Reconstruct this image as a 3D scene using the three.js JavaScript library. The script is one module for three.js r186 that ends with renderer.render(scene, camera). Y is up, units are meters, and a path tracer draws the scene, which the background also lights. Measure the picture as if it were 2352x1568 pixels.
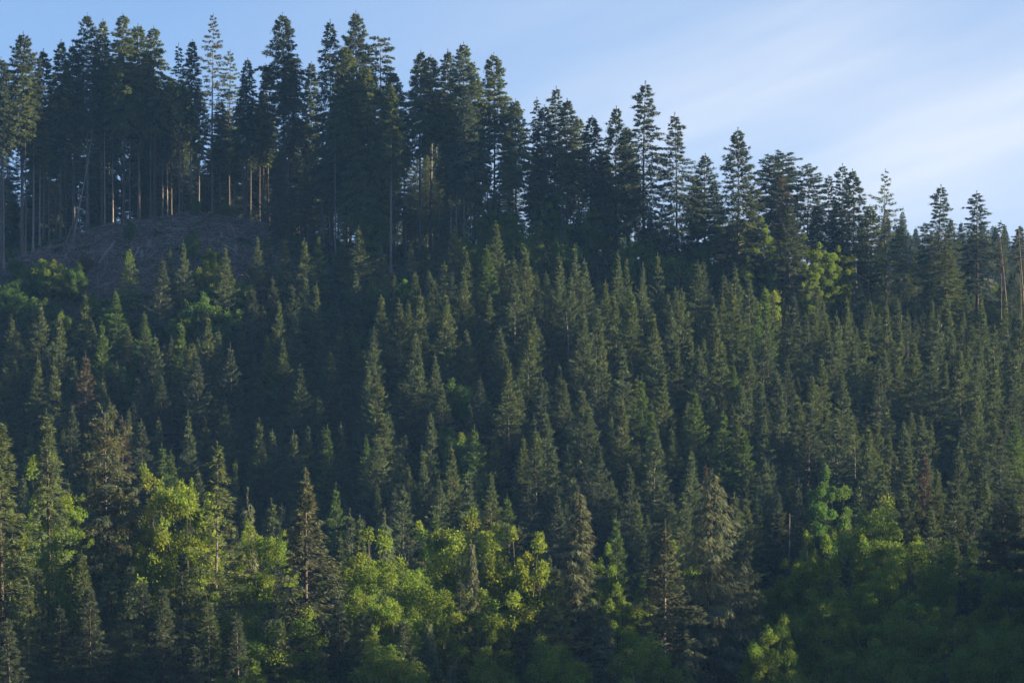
import * as THREE from 'three';
import { ImprovedNoise } from 'three/addons/math/ImprovedNoise.js';

// ---------------------------------------------------------------- camera, sky, sun, exposure
const scene = new THREE.Scene();
const F = 6669, CU = 1176, CV = 784;                      // focal length and centre, in units of a 2352 x 1568 picture
const camera = new THREE.PerspectiveCamera(2 * Math.atan(CV / F) * 180 / Math.PI, 1.5, 1, 4000);
camera.position.set(0, 0, 0); camera.lookAt(0, 0, -100);
const renderer = new THREE.WebGLRenderer({ antialias: true });
renderer.toneMapping = THREE.LinearToneMapping; renderer.toneMappingExposure = 4.7;
renderer.shadowMap.enabled = true; renderer.shadowMap.type = THREE.PCFSoftShadowMap;

const SUN_AZ = 89, SUN_EL = 12.5;                            // degrees to the right of the view, degrees up
const rad = (d) => d * Math.PI / 180;
const sunDir = new THREE.Vector3(Math.sin(rad(SUN_AZ)) * Math.cos(rad(SUN_EL)), Math.sin(rad(SUN_EL)), -Math.cos(rad(SUN_AZ)) * Math.cos(rad(SUN_EL)));
const sun = new THREE.DirectionalLight(new THREE.Color().setRGB(1, 0.85, 0.57), 5);
sun.position.set(0, 0, -470).addScaledVector(sunDir, 400); sun.target.position.set(0, 0, -470);
sun.castShadow = true; sun.shadow.mapSize.set(4096, 4096);
Object.assign(sun.shadow.camera, { left: -220, right: 220, top: 160, bottom: -160, near: 1, far: 900 });
scene.add(sun, sun.target);

const noise = new ImprovedNoise();
const sm = (a, b, x) => { const t = Math.min(1, Math.max(0, (x - a) / (b - a))); return t * t * (3 - 2 * t); };
const mix = (a, b, t) => a + (b - a) * t;
{
  const W = 4096, H = 2048, data = new Float32Array(W * H * 4);
  const fbm = (x, y, z) => noise.noise(x, y, z) + 0.5 * noise.noise(x * 2.1, y * 2.1, z + 7) + 0.25 * noise.noise(x * 4.3, y * 4.3, z + 3);
  for (let j = 0; j < H; j++) for (let i = 0; i < W; i++) {
    const lon = (i + 0.5) / W * 2 * Math.PI - Math.PI, lat = ((j + 0.5) / H - 0.5) * Math.PI;   // rows from the bottom up
    const dx = Math.cos(lat) * Math.cos(lon), dy = Math.sin(lat), dz = Math.cos(lat) * Math.sin(lon);
    let az = Math.atan2(dx, -dz) * 180 / Math.PI; const el = lat * 180 / Math.PI;
    const s = Math.max(-1, Math.min(1, dx * sunDir.x + dy * sunDir.y + dz * sunDir.z));
    const ang = Math.acos(s) * 180 / Math.PI;
    // clear air: pale low down, blue higher up, paler towards the sun
    const up = 1 - Math.exp(-Math.max(el, 0) / 16), glow = Math.exp(-ang / 30);
    let r = mix(0.36, 0.06, up), g = mix(0.60, 0.19, up), b = mix(0.97, 0.52, up);
    r += glow * 0.62; g += glow * 0.5; b += glow * 0.3;
    // a veil of thin cirrus that thickens towards the sun, in long slanting streaks
    const tilt = 0.34, a1 = dx * 57.3 + dy * tilt * 57.3, b0 = dy * 57.3 - dx * tilt * 57.3;
    if (el > -4 && el < 66) {
      const veil = sm(-9, 10, az) * (1 - sm(95, 170, az)), wisp = fbm(a1 * 0.05 + 3.1, b0 * 0.22 + 1.7, dz * 2 + 4.2), b1 = b0 + 0.55 * wisp + 0.25 * noise.noise(a1 * 0.3, b0 * 0.8, 3.3);
      const fibre = fbm(a1 * 0.16 + 1, b1 * 1.5, 2.2) + 0.5 * noise.noise(a1 * 0.5, b1 * 5, 8);
      let c = (0.34 + 0.28 * Math.exp(-Math.abs(el) / 3)) * veil + 0.17 * (0.3 + veil) * wisp + 0.10 * veil * fibre * 0.7;
      c += (0.28 + 0.08 * fibre) * Math.exp(-(((b1 - 3.5) / 1.35) ** 2)) * sm(-3, 4, az) * (1 - sm(5.5, 9.5, az));
      c += (0.46 + 0.12 * fibre) * Math.exp(-(((b1 - 1.0) / 0.95) ** 2)) * sm(3, 9, az) * (1 - sm(30, 70, az));
      c = Math.min(0.94, Math.max(0, c)) * sm(-8, 0, el) * (1 - sm(20, 60, el) * 0.7);
      r = mix(r, 0.82, c); g = mix(g, 0.89, c); b = mix(b, 1.0, c);
    }
    if (el < 0) { const k = sm(0, -25, el); r = mix(r, 0.10, k); g = mix(g, 0.12, k); b = mix(b, 0.13, k); }
    const o = (j * W + i) * 4, q = 1 / 4.6; data[o] = r * q; data[o + 1] = g * q; data[o + 2] = b * q; data[o + 3] = 1;
  }
  const sky = new THREE.DataTexture(data, W, H, THREE.RGBAFormat, THREE.FloatType);
  sky.mapping = THREE.EquirectangularReflectionMapping; sky.magFilter = sky.minFilter = THREE.LinearFilter; sky.needsUpdate = true;
  scene.background = sky; scene.environment = sky; scene.environmentIntensity = 1; scene.backgroundIntensity = 1;
}
scene.fog = new THREE.FogExp2(new THREE.Color().setRGB(0.22, 0.47, 0.95), 0.00006);

// ---------------------------------------------------------------- small helpers
let seed = 1;
const setSeed = (s) => { seed = s >>> 0; };
const rnd = () => { seed = (seed + 0x6D2B79F5) >>> 0; let t = seed; t = Math.imul(t ^ (t >>> 15), t | 1); t ^= t + Math.imul(t ^ (t >>> 7), t | 61); return ((t ^ (t >>> 14)) >>> 0) / 4294967296; };
const rr = (a, b) => a + (b - a) * rnd();
const gs = () => (rnd() + rnd() + rnd() - 1.5) * 1.15;
const pick = (a) => a[Math.floor(rnd() * a.length)];
const taken = {};
const numbered = (n) => { const k = taken[n] = (taken[n] ?? -1) + 1; return k ? `${n}_${String(k).padStart(3, '0')}` : n; };

function curve(pts, x) {
  if (x <= pts[0][0]) return pts[0][1];
  for (let i = 1; i < pts.length; i++) if (x <= pts[i][0]) { const [a, p] = pts[i - 1], [b, q] = pts[i], t = (x - a) / (b - a); return mix(p, q, t * t * (3 - 2 * t) * 0.6 + t * 0.4); }
  return pts[pts.length - 1][1];
}
// ---------------------------------------------------------------- the lie of the land
const FLOOR = -49, TOE = 402, CREST = 572;
const crestV = [[-900, 640], [-200, 605], [0, 578], [150, 538], [300, 497], [450, 468], [560, 488], [680, 533], [850, 560], [1100, 566], [1400, 582], [1700, 640], [2000, 702], [2352, 735], [2700, 760], [3600, 800]];
function ground(x, d0) {
  const hollow = 24 * (1 - sm(-42, -14, x * 520 / Math.max(300, d0) )) * sm(425, 470, d0) * (1 - sm(515, 566, d0)), d = d0 - hollow;   // the slope falls back into a hollow on the left
  const u = CU + x * F / CREST, top = CREST * (CV - curve(crestV, u)) / F;
  const bump = noise.noise(x * 0.03, d * 0.03, 0.5) * 1.6 + noise.noise(x * 0.11, d * 0.11, 4.5) * 0.35;
  const t = Math.max(0, (d - TOE) / (CREST - TOE));
  let y;
  if (t <= 1) { const k = t < 0.08 ? t * t / 0.16 : t - 0.04; y = mix(FLOOR, top, Math.min(1, k / 0.96)); const e = sm(0.9, 1, t); y -= e * e * 0.5; }
  else { const q = d - CREST; y = top - 0.5 - Math.min(q, 110) * 0.10 - Math.max(0, q - 110) * 0.2; }
  if (d > 650) { const far = 22 - 58 * (1 - sm(700, 940, d)) + noise.noise(x * 0.012, d * 0.01, 9) * 6; y = d > 800 ? Math.max(y, far) : y; }
  if (d < 300) y -= (300 - Math.max(d, 0)) * 0.03;
  return y + bump * sm(250, 420, d);
}
const project = (p) => [CU + p.x * F / -p.z, CV - p.y * F / -p.z];
const xAt = (u, d) => d * (u - CU) / F;
const yAt = (v, d) => d * (CV - v) / F;
function groundHit(u, v, from = 405) {                     // where the sight line through a picture point meets the hillside
  for (let d = from; d < 700; d += 0.5) if (yAt(v, d) <= ground(xAt(u, d), d)) return new THREE.Vector3(xAt(u, d), ground(xAt(u, d), d), -d);
  return null;
}
function tipHit(u, v, h, from = 402) {                     // where a tree of height h has to stand for its tip to be seen there
  let last = null;
  for (let d = from; d < 640; d += 0.5) { const e = yAt(v, d) - h - ground(xAt(u, d), d); if (last !== null && last > 0 && e <= 0) return d; last = e; }
  return null;
}
const clearingOutline = [[-20, 612], [60, 583], [150, 545], [300, 500], [450, 462], [570, 480], [640, 530], [650, 600], [600, 648], [480, 655], [380, 665], [250, 690], [150, 640], [40, 645]];
function inClearing(x, d) {
  const y = ground(x, d), u = CU + x * F / d, v = CV - y * F / d; let inside = false;
  if (d > 577 || d < 500) return false;
  for (let i = 0, j = clearingOutline.length - 1; i < clearingOutline.length; j = i++) {
    const [a, b] = clearingOutline[i], [c, e] = clearingOutline[j];
    if ((b > v) !== (e > v) && u < (c - a) * (v - b) / (e - b) + a) inside = !inside;
  }
  return inside;
}

// ---------------------------------------------------------------- materials
function canvasNoise(w, h, f, srgb = true) {
  const data = new Uint8Array(w * h * 4);
  for (let j = 0; j < h; j++) for (let i = 0; i < w; i++) { const c = f(i / w, j / h), o = (j * w + i) * 4; data[o] = c[0] * 255; data[o + 1] = c[1] * 255; data[o + 2] = c[2] * 255; data[o + 3] = 255; }
  const t = new THREE.DataTexture(data, w, h); t.wrapS = t.wrapT = THREE.RepeatWrapping; t.magFilter = THREE.LinearFilter; if (srgb) t.colorSpace = THREE.SRGBColorSpace; t.needsUpdate = true; return t;
}
const barkMap = canvasNoise(128, 256, (x, y) => {
  const n = 0.72 + 0.22 * noise.noise(Math.cos(x * 6.283) * 5, Math.sin(x * 6.283) * 5, y * 5) + 0.2 * noise.noise(Math.cos(x * 6.283) * 2, Math.sin(x * 6.283) * 2, y * 2 + 9);
  const k = Math.min(1, Math.max(0.15, n)); return [k, k * 0.98, k * 0.95];
});
const groundMap = canvasNoise(512, 512, (x, y) => {
  let n = 0.7; for (const [f, a] of [[7, 0.2], [19, 0.2], [47, 0.18], [110, 0.15]]) n += a * noise.noise(x * f, y * f, f);
  const k = Math.min(1, Math.max(0.1, n)), w = 0.05 * noise.noise(x * 31, y * 31, 3); return [Math.min(1, k + w), k, Math.max(0, k - w)];
});
const lin = (r, g, b) => new THREE.Color().setRGB(r, g, b);
const bark = (r, g, b) => new THREE.MeshStandardMaterial({ color: lin(r, g, b), map: barkMap, roughness: 0.95 });
const M = {
  barkGrey: bark(0.21, 0.18, 0.17), barkBrown: bark(0.13, 0.095, 0.075), barkPale: bark(0.42, 0.38, 0.35), barkMaple: bark(0.13, 0.12, 0.09), barkRed: bark(0.16, 0.115, 0.09),
  ground: new THREE.MeshStandardMaterial({ vertexColors: true, map: groundMap, bumpMap: groundMap, bumpScale: 0.12, roughness: 1 }),
  wood: bark(0.40, 0.36, 0.33), cutWood: new THREE.MeshStandardMaterial({ color: lin(0.45, 0.36, 0.26), roughness: 0.9 }),
  stick: new THREE.MeshStandardMaterial({ color: lin(0.17, 0.135, 0.112), roughness: 1 }),
};
const leaf = (r, g, b, through = 0.3) => new THREE.MeshPhysicalMaterial({ color: lin(r, g, b), vertexColors: true, roughness: 1, transmission: through, thickness: 0, ior: 1.3, specularIntensity: 0.25, side: THREE.DoubleSide });
const TONE = {
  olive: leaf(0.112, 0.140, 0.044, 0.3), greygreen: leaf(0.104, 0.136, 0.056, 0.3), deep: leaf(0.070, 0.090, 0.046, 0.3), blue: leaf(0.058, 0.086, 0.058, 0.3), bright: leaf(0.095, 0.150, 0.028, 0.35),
  brown: leaf(0.092, 0.100, 0.048, 0.25), rust: leaf(0.120, 0.096, 0.054, 0.25), cedar: leaf(0.120, 0.130, 0.068, 0.3),
  yellow: leaf(0.172, 0.220, 0.024, 0.45), lime: leaf(0.148, 0.208, 0.022, 0.45), green: leaf(0.088, 0.160, 0.026, 0.45), fern: leaf(0.080, 0.130, 0.030, 0.4),
};
const TONE_WORD = { olive: 'olive', greygreen: 'grey-green', deep: 'dark green', blue: 'blue-green', bright: 'bright green', brown: 'brownish', rust: 'rust-brown', cedar: 'pale olive', yellow: 'yellow-green', lime: 'lime green', green: 'fresh green', fern: 'fern green' };

// ---------------------------------------------------------------- geometry builders
class Build {
  constructor() { this.p = []; this.c = []; this.uv = []; this.i = []; }
  blade(x, y, z, dx, dy, dz, sx, sy, sz, len, wid, cr, cg, cb) {      // one spray: a pointed, slightly folded leaf-shaped face
    const n = this.p.length / 3, m = 0.42 * len, h = wid / 2;
    const fx = (dy * sz - dz * sy) * wid * 0.18, fy = (dz * sx - dx * sz) * wid * 0.18, fz = (dx * sy - dy * sx) * wid * 0.18;
    this.p.push(x, y, z, x + dx * m + sx * h + fx, y + dy * m + sy * h + fy, z + dz * m + sz * h + fz, x + dx * len, y + dy * len, z + dz * len, x + dx * m - sx * h + fx, y + dy * m - sy * h + fy, z + dz * m - sz * h + fz);
    for (let k = 0; k < 4; k++) this.c.push(cr, cg, cb);
    this.i.push(n, n + 1, n + 2, n, n + 2, n + 3);
  }
  tube(pts, radii, sides = 6, vScale = 0.25) {
    const n0 = this.p.length / 3, T = new THREE.Vector3(), A = new THREE.Vector3(), B = new THREE.Vector3(); let len = 0;
    pts.forEach((q, k) => {
      T.subVectors(pts[Math.min(k + 1, pts.length - 1)], pts[Math.max(k - 1, 0)]).normalize();
      A.set(Math.abs(T.y) > 0.9 ? 1 : 0, Math.abs(T.y) > 0.9 ? 0 : 1, 0).cross(T).normalize(); B.crossVectors(T, A);
      if (k) len += q.distanceTo(pts[k - 1]);
      for (let s = 0; s <= sides; s++) { const a = s / sides * Math.PI * 2, c = Math.cos(a) * radii[k], e = Math.sin(a) * radii[k]; this.p.push(q.x + A.x * c + B.x * e, q.y + A.y * c + B.y * e, q.z + A.z * c + B.z * e); this.uv.push(s / sides, len * vScale); }
      if (k) for (let s = 0; s < sides; s++) { const a = n0 + (k - 1) * (sides + 1) + s, b = a + sides + 1; this.i.push(a, a + 1, b, a + 1, b + 1, b); }
    });
    const last = n0 + (pts.length - 1) * (sides + 1); for (let s = 1; s < sides - 1; s++) this.i.push(last, last + s, last + s + 1);
  }
  geo(smooth = false) {
    const g = new THREE.BufferGeometry();
    g.setAttribute('position', new THREE.Float32BufferAttribute(this.p, 3));
    if (this.c.length) g.setAttribute('color', new THREE.Float32BufferAttribute(this.c, 3));
    if (this.uv.length) g.setAttribute('uv', new THREE.Float32BufferAttribute(this.uv, 2));
    g.setIndex(this.i); if (smooth) g.computeVertexNormals(); return g;
  }
}
const V = (x, y, z) => new THREE.Vector3(x, y, z);

// A conifer: tapered trunk with limbs, and a crown of flat needle sprays set along every limb.
function conifer(s, o) {
  setSeed(s);
  const { H, base, R, n, dens, bl, bw } = o, wood = new Build(), crown = new Build();
  const wob = o.wobble ?? 0.006, ph = rr(0, 6), axis = (y) => [Math.sin(y / H * 5 + ph) * wob * H * (y / H), Math.cos(y / H * 4.1 + ph * 2) * wob * H * (y / H)];
  const r0 = o.trunk ?? H * 0.011, tp = [], tr = [], K = 14;
  const topCut = o.cut ?? 1;
  for (let k = 0; k <= K; k++) { const y = H * topCut * k / K, a = axis(y); tp.push(V(a[0], y - (k ? 0 : 0.8), a[1])); tr.push(r0 * (1 - 0.97 * (y / H) ** (o.taper ?? 0.85)) * (k === 0 ? 1.35 : 1)); }
  wood.tube(tp, tr, o.sides ?? 8);
  const y0 = H * base, len = H - y0;
  for (let i = 0; i < n; i++) {
    let t = (i + rr(0.1, 0.9)) / n; t = t ** (o.spread ?? 0.9);
    if (o.whorl) t = (Math.floor(t * o.whorl) + rr(0.1, 0.9)) / o.whorl;
    if (o.gap && noise.noise(t * o.gap, s, 0.3) > 0.22) continue;
    let y = H - (o.lead ?? 0.02) * H - t * (len - (o.lead ?? 0.02) * H); if (y > H * topCut) continue;
    const az = i * 2.39996 + gs() * 0.6;
    const lob = 1 + (o.lop ?? 0.25) * noise.noise(Math.cos(az) * 1.3, t * 5, Math.sin(az) * 1.3 + s);
    const prof = Math.min(1, (t / (o.full ?? 0.7))) ** (o.pe ?? 0.8) * (t > 0.75 ? mix(1, o.low ?? 0.6, (t - 0.75) / 0.25) : 1);
    const L = Math.max(0.25, R * prof * lob * rr(o.lmin ?? 0.65, 1.12)) + (o.stub ?? 0.12);
    const a0 = mix(o.up ?? 0.6, o.down ?? -0.15, t ** 0.7) + gs() * (o.aj ?? (o.clump ? 0.27 : 0.16)), sag = (o.sag ?? 0.25) * rr(0.6, 1.3) * (0.4 + t), lift = (o.lift ?? 0.25);
    const ax = axis(y), cx = Math.cos(az), cz = Math.sin(az), bend = gs() * 0.25, ca = Math.cos(a0), sa = Math.sin(a0);
    const at = (q) => { const f = q * L * ca, w = bend * q * q * L; return [ax[0] + cx * f - cz * w, y + L * (sa * q - sag * q * q + lift * sag * q * q * q), ax[1] + cz * f + cx * w]; };
    const bp = [], brd = []; for (let k = 0; k <= 3; k++) { const q = at(k / 3); bp.push(V(...q)); brd.push(Math.max(0.012, (o.limb ?? 0.012) * L * (1 - k / 3.3))); }
    wood.tube(bp, brd, 3);
    const toneB = rr(0.72, 1.25), warm = gs() * 0.10, count = Math.round(dens * L * (o.wide ?? 0.34) * Math.max(1, L * 0.55) + dens * (o.clump && t < 0.35 ? 0.95 : 0.45));
    const bare = o.bare ?? 0.12, cl = [];
    if (o.clump) { const m = Math.max(2, Math.round(L * o.clump)); for (let k = 0; k < m; k++) { const q = bare + (1 - bare) * ((k + rr(0.2, 0.9)) / m) ** 0.8; cl.push([q, (rnd() < 0.5 ? -1 : 1) * rnd() * (o.wide ?? 0.34) * L * (1.1 - q) * 0.9, rr(0.26, 0.52) * (o.clumpR ?? 1) * Math.min(1.25, 0.55 + L * 0.16)]); } }
    for (let k = 0; k < count; k++) {
      const c = o.clump ? cl[k % cl.length] : null;
      const q = c ? Math.min(1, Math.max(0.02, c[0] + gs() * 0.5 * c[2] / L)) : bare + (1 - bare) * Math.pow(rnd(), o.outer ?? 0.75), side = c ? (c[1] + gs() * c[2] < 0 ? -1 : 1) : rnd() < 0.5 ? -1 : 1;
      const lat = c ? Math.abs(c[1] + gs() * c[2]) : rnd() * (o.wide ?? 0.34) * L * (1.08 - q) * Math.min(1, (q + 0.15) * 2.2) + 0.04;
      const b0 = at(q), b1 = at(Math.max(0, q - 0.08)); let fx = b0[0] - b1[0], fy = b0[1] - b1[1], fz = b0[2] - b1[2]; const fl = Math.hypot(fx, fy, fz) || 1; fx /= fl; fy /= fl; fz /= fl;
      const lx = -cz * side, lz = cx * side;
      const x = b0[0] + lx * lat + fx * lat * 0.6, yy = b0[1] - lat * (o.tent ?? 0.22) + (c ? gs() * c[2] * 0.62 : gs() * (o.thick ?? 0.22) * (0.6 + L * 0.15)), z = b0[2] + lz * lat + fz * lat * 0.6;
      let dx = fx * rr(0.3, 1) + lx * rr(0.2, 1) + gs() * 0.3, dy = fy * 0.5 + gs() * 0.45 - (o.hang ?? 0.18) + (o.perk ?? 0), dz = fz * rr(0.3, 1) + lz * rr(0.2, 1) + gs() * 0.3; const dl = Math.hypot(dx, dy, dz) || 1; dx /= dl; dy /= dl; dz /= dl;
      let sx = dy * 0.2 - dz + gs() * 0.5, sy = gs() * (o.flip ?? 0.6), sz = dx - dy * 0.2 + gs() * 0.5; const dt = sx * dx + sy * dy + sz * dz; sx -= dt * dx; sy -= dt * dy; sz -= dt * dz; const sl = Math.hypot(sx, sy, sz) || 1;
      const v = toneB * rr(0.7, 1.3), w = 1 + warm + gs() * 0.08;
      crown.blade(x, yy, z, dx, dy, dz, sx / sl, sy / sl, sz / sl, bl * rr(0.6, 1.35), bw * rr(0.7, 1.3), v * w, v, v / w);
    }
  }
  if (topCut === 1) for (let k = 0; k < (o.leadN ?? 26); k++) {              // needles round the leader
    const y = H - (o.lead ?? 0.02) * H * rr(0, 1.15), a = rnd() * 6.283, ax = axis(y), e = rr(0.2, 0.9), v = rr(0.8, 1.2);
    crown.blade(ax[0], y, ax[1], Math.cos(a) * (1 - e * 0.5), e, Math.sin(a) * (1 - e * 0.5), -Math.sin(a), 0, Math.cos(a), bl * 0.55, bw * 0.7, v, v, v);
  }
  for (let k = 0; k < (o.deadLimbs ?? 0); k++) {                             // bare stubs on the clear part of the trunk
    const y = y0 * rr(0.35, 1), a = rnd() * 6.283, L = rr(0.5, 2.2), ax = axis(y);
    wood.tube([V(ax[0], y, ax[1]), V(ax[0] + Math.cos(a) * L, y + gs() * 0.5 * L - 0.1, ax[1] + Math.sin(a) * L)], [0.035, 0.012], 3);
  }
  return { H, trunk: wood.geo(true), crown: crown.geo() };
}
// A broadleaf tree: forking limbs and many leaf clumps that stand apart from one another.
function broadleaf(s, o) {
  setSeed(s);
  const { H, R, base, lobes, leaves, size } = o, wood = new Build(), crown = new Build();
  const cy = H * (base + 1) / 2, ry = H * (1 - base) / 2, cl = [];
  const fork = H * Math.max(0.12, base * 0.9), lean = V(gs() * 0.04 * H, 0, gs() * 0.04 * H);
  const f0 = V(lean.x, fork, lean.z);
  wood.tube([V(0, -0.6, 0), V(lean.x * 0.4, fork * 0.5, lean.z * 0.4), f0], [H * 0.018, H * 0.014, H * 0.012], 8);
  for (let i = 0; i < lobes; i++) {
    const h = 1 - 2 * (i + 0.5) / lobes, a = i * 2.39996 + gs() * 0.5, k = Math.sqrt(1 - h * h), f = rr(0.62, 1.02) * (1 + 0.22 * noise.noise(Math.cos(a) * 1.5, h * 2, Math.sin(a) * 1.5 + s));
    const top = h > 0.45 && rnd() < 0.5 ? rr(0.02, 0.12) * H : 0, wideLow = h < -0.2 ? (o.skirt ?? 0.85) : 1;
    const c = V(Math.cos(a) * k * R * f * wideLow, cy + h * ry * rr(0.82, 1) * f + top * 0.6, Math.sin(a) * k * R * f * wideLow), q = rr(0.11, 0.23) * Math.min(R, ry) * (o.lobe ?? 1);
    cl.push([c, q]); if (top) { cl.push([c.clone().add(V(gs() * q * 0.5, q * 1.1, gs() * q * 0.5)), q * 0.62]); }
  }
  for (let i = 0; i < lobes * 0.35; i++) cl.push([V(gs() * R * 0.5, cy + gs() * ry * 0.5, gs() * R * 0.5), rr(0.18, 0.3) * Math.min(R, ry)]);
  for (const [c, q] of cl) {
    if (rnd() < 0.6) { const m = f0.clone().lerp(c, 0.5).add(V(gs() * 0.6, -H * 0.02 + gs() * 0.4, gs() * 0.6)); wood.tube([f0, m, c], [H * 0.006, H * 0.0035, 0.02], 4); }
    const tone = rr(0.78, 1.2), warm = gs() * 0.13, cnt = Math.round(leaves * (q / (0.2 * Math.min(R, ry))) ** 2);
    for (let k = 0; k < cnt; k++) {
      let nx = gs(), ny = gs() + 0.25, nz = gs(); const nl = Math.hypot(nx, ny, nz) || 1; nx /= nl; ny /= nl; nz /= nl;
      const r = q * Math.pow(rnd(), 0.4) * rr(0.8, 1.15), x = c.x + nx * r * 1.1, y = c.y + ny * r * 0.85, z = c.z + nz * r * 1.1;
      let dx = nx * 0.7 + gs() * 0.7, dy = ny * 0.4 - 0.25 + gs() * 0.6, dz = nz * 0.7 + gs() * 0.7; const dl = Math.hypot(dx, dy, dz) || 1; dx /= dl; dy /= dl; dz /= dl;
      let sx = gs() - dz, sy = gs() * 0.6, sz = gs() + dx; const dt = sx * dx + sy * dy + sz * dz; sx -= dt * dx; sy -= dt * dy; sz -= dt * dz; const sl = Math.hypot(sx, sy, sz) || 1;
      const v = tone * rr(0.75, 1.25), w = 1 + warm + gs() * 0.06;
      crown.blade(x, y, z, dx, dy, dz, sx / sl, sy / sl, sz / sl, size * rr(0.7, 1.4), size * rr(0.6, 1.0), v * w, v, v / w);
    }
  }
  return { H, trunk: wood.geo(true), crown: crown.geo() };
}

// ---------------------------------------------------------------- kinds of trees (a few individuals of each, varied further by turn and size)
const tall = {
  broad: [conifer(11, { H: 45, base: 0.50, R: 5.29, n: 223, clump: 1.7, clumpR: 0.82, dens: 68, bl: 0.5, bw: 0.17, up: 0.55, down: -0.2, sag: 0.2, pe: 0.62, full: 0.62, low: 0.55, lop: 0.5, deadLimbs: 20, trunk: 0.47 }),
    conifer(12, { H: 45, base: 0.55, R: 4.83, n: 201, clump: 1.7, clumpR: 0.82, dens: 68, bl: 0.5, bw: 0.17, up: 0.6, down: -0.1, sag: 0.22, pe: 0.62, full: 0.55, low: 0.5, lop: 0.6, deadLimbs: 26, trunk: 0.42 }),
    conifer(13, { H: 45, base: 0.46, R: 5.75, n: 223, clump: 1.7, clumpR: 0.82, dens: 67, bl: 0.5, bw: 0.17, up: 0.5, down: -0.25, sag: 0.25, pe: 0.62, full: 0.75, low: 0.6, lop: 0.45, deadLimbs: 18, trunk: 0.49 })],
  narrow: [conifer(21, { H: 42, base: 0.52, R: 3.33, n: 163, clump: 1.7, clumpR: 0.82, dens: 75, bl: 0.55, bw: 0.18, up: 0.5, down: -0.15, sag: 0.25, pe: 0.62, full: 0.6, low: 0.5, lop: 0.5, deadLimbs: 30, trunk: 0.32 }),
    conifer(22, { H: 42, base: 0.47, R: 3.68, n: 179, clump: 1.7, clumpR: 0.82, dens: 75, bl: 0.55, bw: 0.18, up: 0.45, down: -0.2, sag: 0.3, pe: 0.62, full: 0.7, low: 0.45, lop: 0.45, deadLimbs: 26, trunk: 0.34 })],
  layered: [conifer(31, { H: 38, base: 0.36, R: 5.40, n: 159, clump: 1.7, clumpR: 0.82, dens: 79, bl: 0.48, bw: 0.16, up: 0.4, down: -0.22, sag: 0.3, lift: 0.6, pe: 0.62, full: 0.85, low: 0.75, lop: 0.5, wide: 0.26, bare: 0.1, deadLimbs: 12, trunk: 0.42, lmin: 0.45, thick: 0.12 }),
    conifer(32, { H: 38, base: 0.30, R: 5.75, n: 179, clump: 1.7, clumpR: 0.82, dens: 75, bl: 0.48, bw: 0.16, up: 0.35, down: -0.2, sag: 0.3, lift: 0.6, pe: 0.62, full: 0.9, low: 0.85, lop: 0.45, wide: 0.26, bare: 0.1, deadLimbs: 8, trunk: 0.42, lmin: 0.45, thick: 0.12 })],
  pointed: [conifer(41, { H: 36, base: 0.30, R: 4.94, n: 201, clump: 1.7, clumpR: 0.82, dens: 68, bl: 0.48, bw: 0.16, up: 0.6, down: -0.12, sag: 0.18, pe: 0.62, full: 0.85, low: 0.75, lop: 0.3, deadLimbs: 16, trunk: 0.36 }),
    conifer(42, { H: 36, base: 0.24, R: 5.06, n: 223, clump: 1.7, clumpR: 0.82, dens: 68, bl: 0.48, bw: 0.16, up: 0.55, down: -0.2, sag: 0.25, pe: 0.62, full: 0.9, low: 0.85, lop: 0.35, deadLimbs: 10, trunk: 0.36 })],
  sparse: [conifer(51, { H: 44, base: 0.42, R: 4.37, n: 92, clump: 1.7, clumpR: 0.82, dens: 57, bl: 0.48, bw: 0.16, up: 0.45, down: -0.1, sag: 0.1, pe: 0.62, full: 0.55, low: 0.8, lop: 0.8, lmin: 0.45, bare: 0.15, outer: 0.9, deadLimbs: 24, trunk: 0.38, thick: 0.16 }),
    conifer(52, { H: 40, base: 0.35, R: 4.94, n: 80, clump: 1.7, clumpR: 0.82, dens: 53, bl: 0.48, bw: 0.16, up: 0.5, down: 0.1, sag: 0.0, pe: 0.62, full: 0.75, low: 0.9, lop: 0.9, lmin: 0.45, bare: 0.15, outer: 0.9, deadLimbs: 24, trunk: 0.34, thick: 0.18 })],
  pole: [conifer(61, { H: 40, base: 0.55, R: 1.95, n: 74, clump: 1.7, clumpR: 0.82, dens: 68, bl: 0.5, bw: 0.16, up: 0.3, down: -0.3, sag: 0.3, pe: 0.62, full: 0.5, low: 0.7, lop: 0.9, lmin: 0.45, deadLimbs: 40, trunk: 0.24 }),
    conifer(62, { H: 34, base: 0.62, R: 2.30, n: 67, clump: 1.7, clumpR: 0.82, dens: 68, bl: 0.5, bw: 0.16, up: 0.4, down: -0.2, sag: 0.3, pe: 0.62, full: 0.5, low: 0.7, lop: 0.7, lmin: 0.45, deadLimbs: 36, trunk: 0.20 })],
  flattop: [conifer(71, { H: 40, base: 0.30, R: 5.06, n: 193, clump: 1.7, clumpR: 0.82, dens: 67, bl: 0.48, bw: 0.17, up: 0.5, down: -0.25, sag: 0.25, full: 0.35, low: 0.7, pe: 0.55, lop: 0.6, cut: 0.955, deadLimbs: 18, trunk: 0.42 }),
    conifer(72, { H: 40, base: 0.25, R: 4.60, n: 185, clump: 1.7, clumpR: 0.82, dens: 67, bl: 0.48, bw: 0.17, up: 0.35, down: -0.3, sag: 0.3, full: 0.4, low: 0.7, pe: 0.6, lop: 0.6, cut: 0.93, deadLimbs: 18, trunk: 0.42 })],
};
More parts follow.
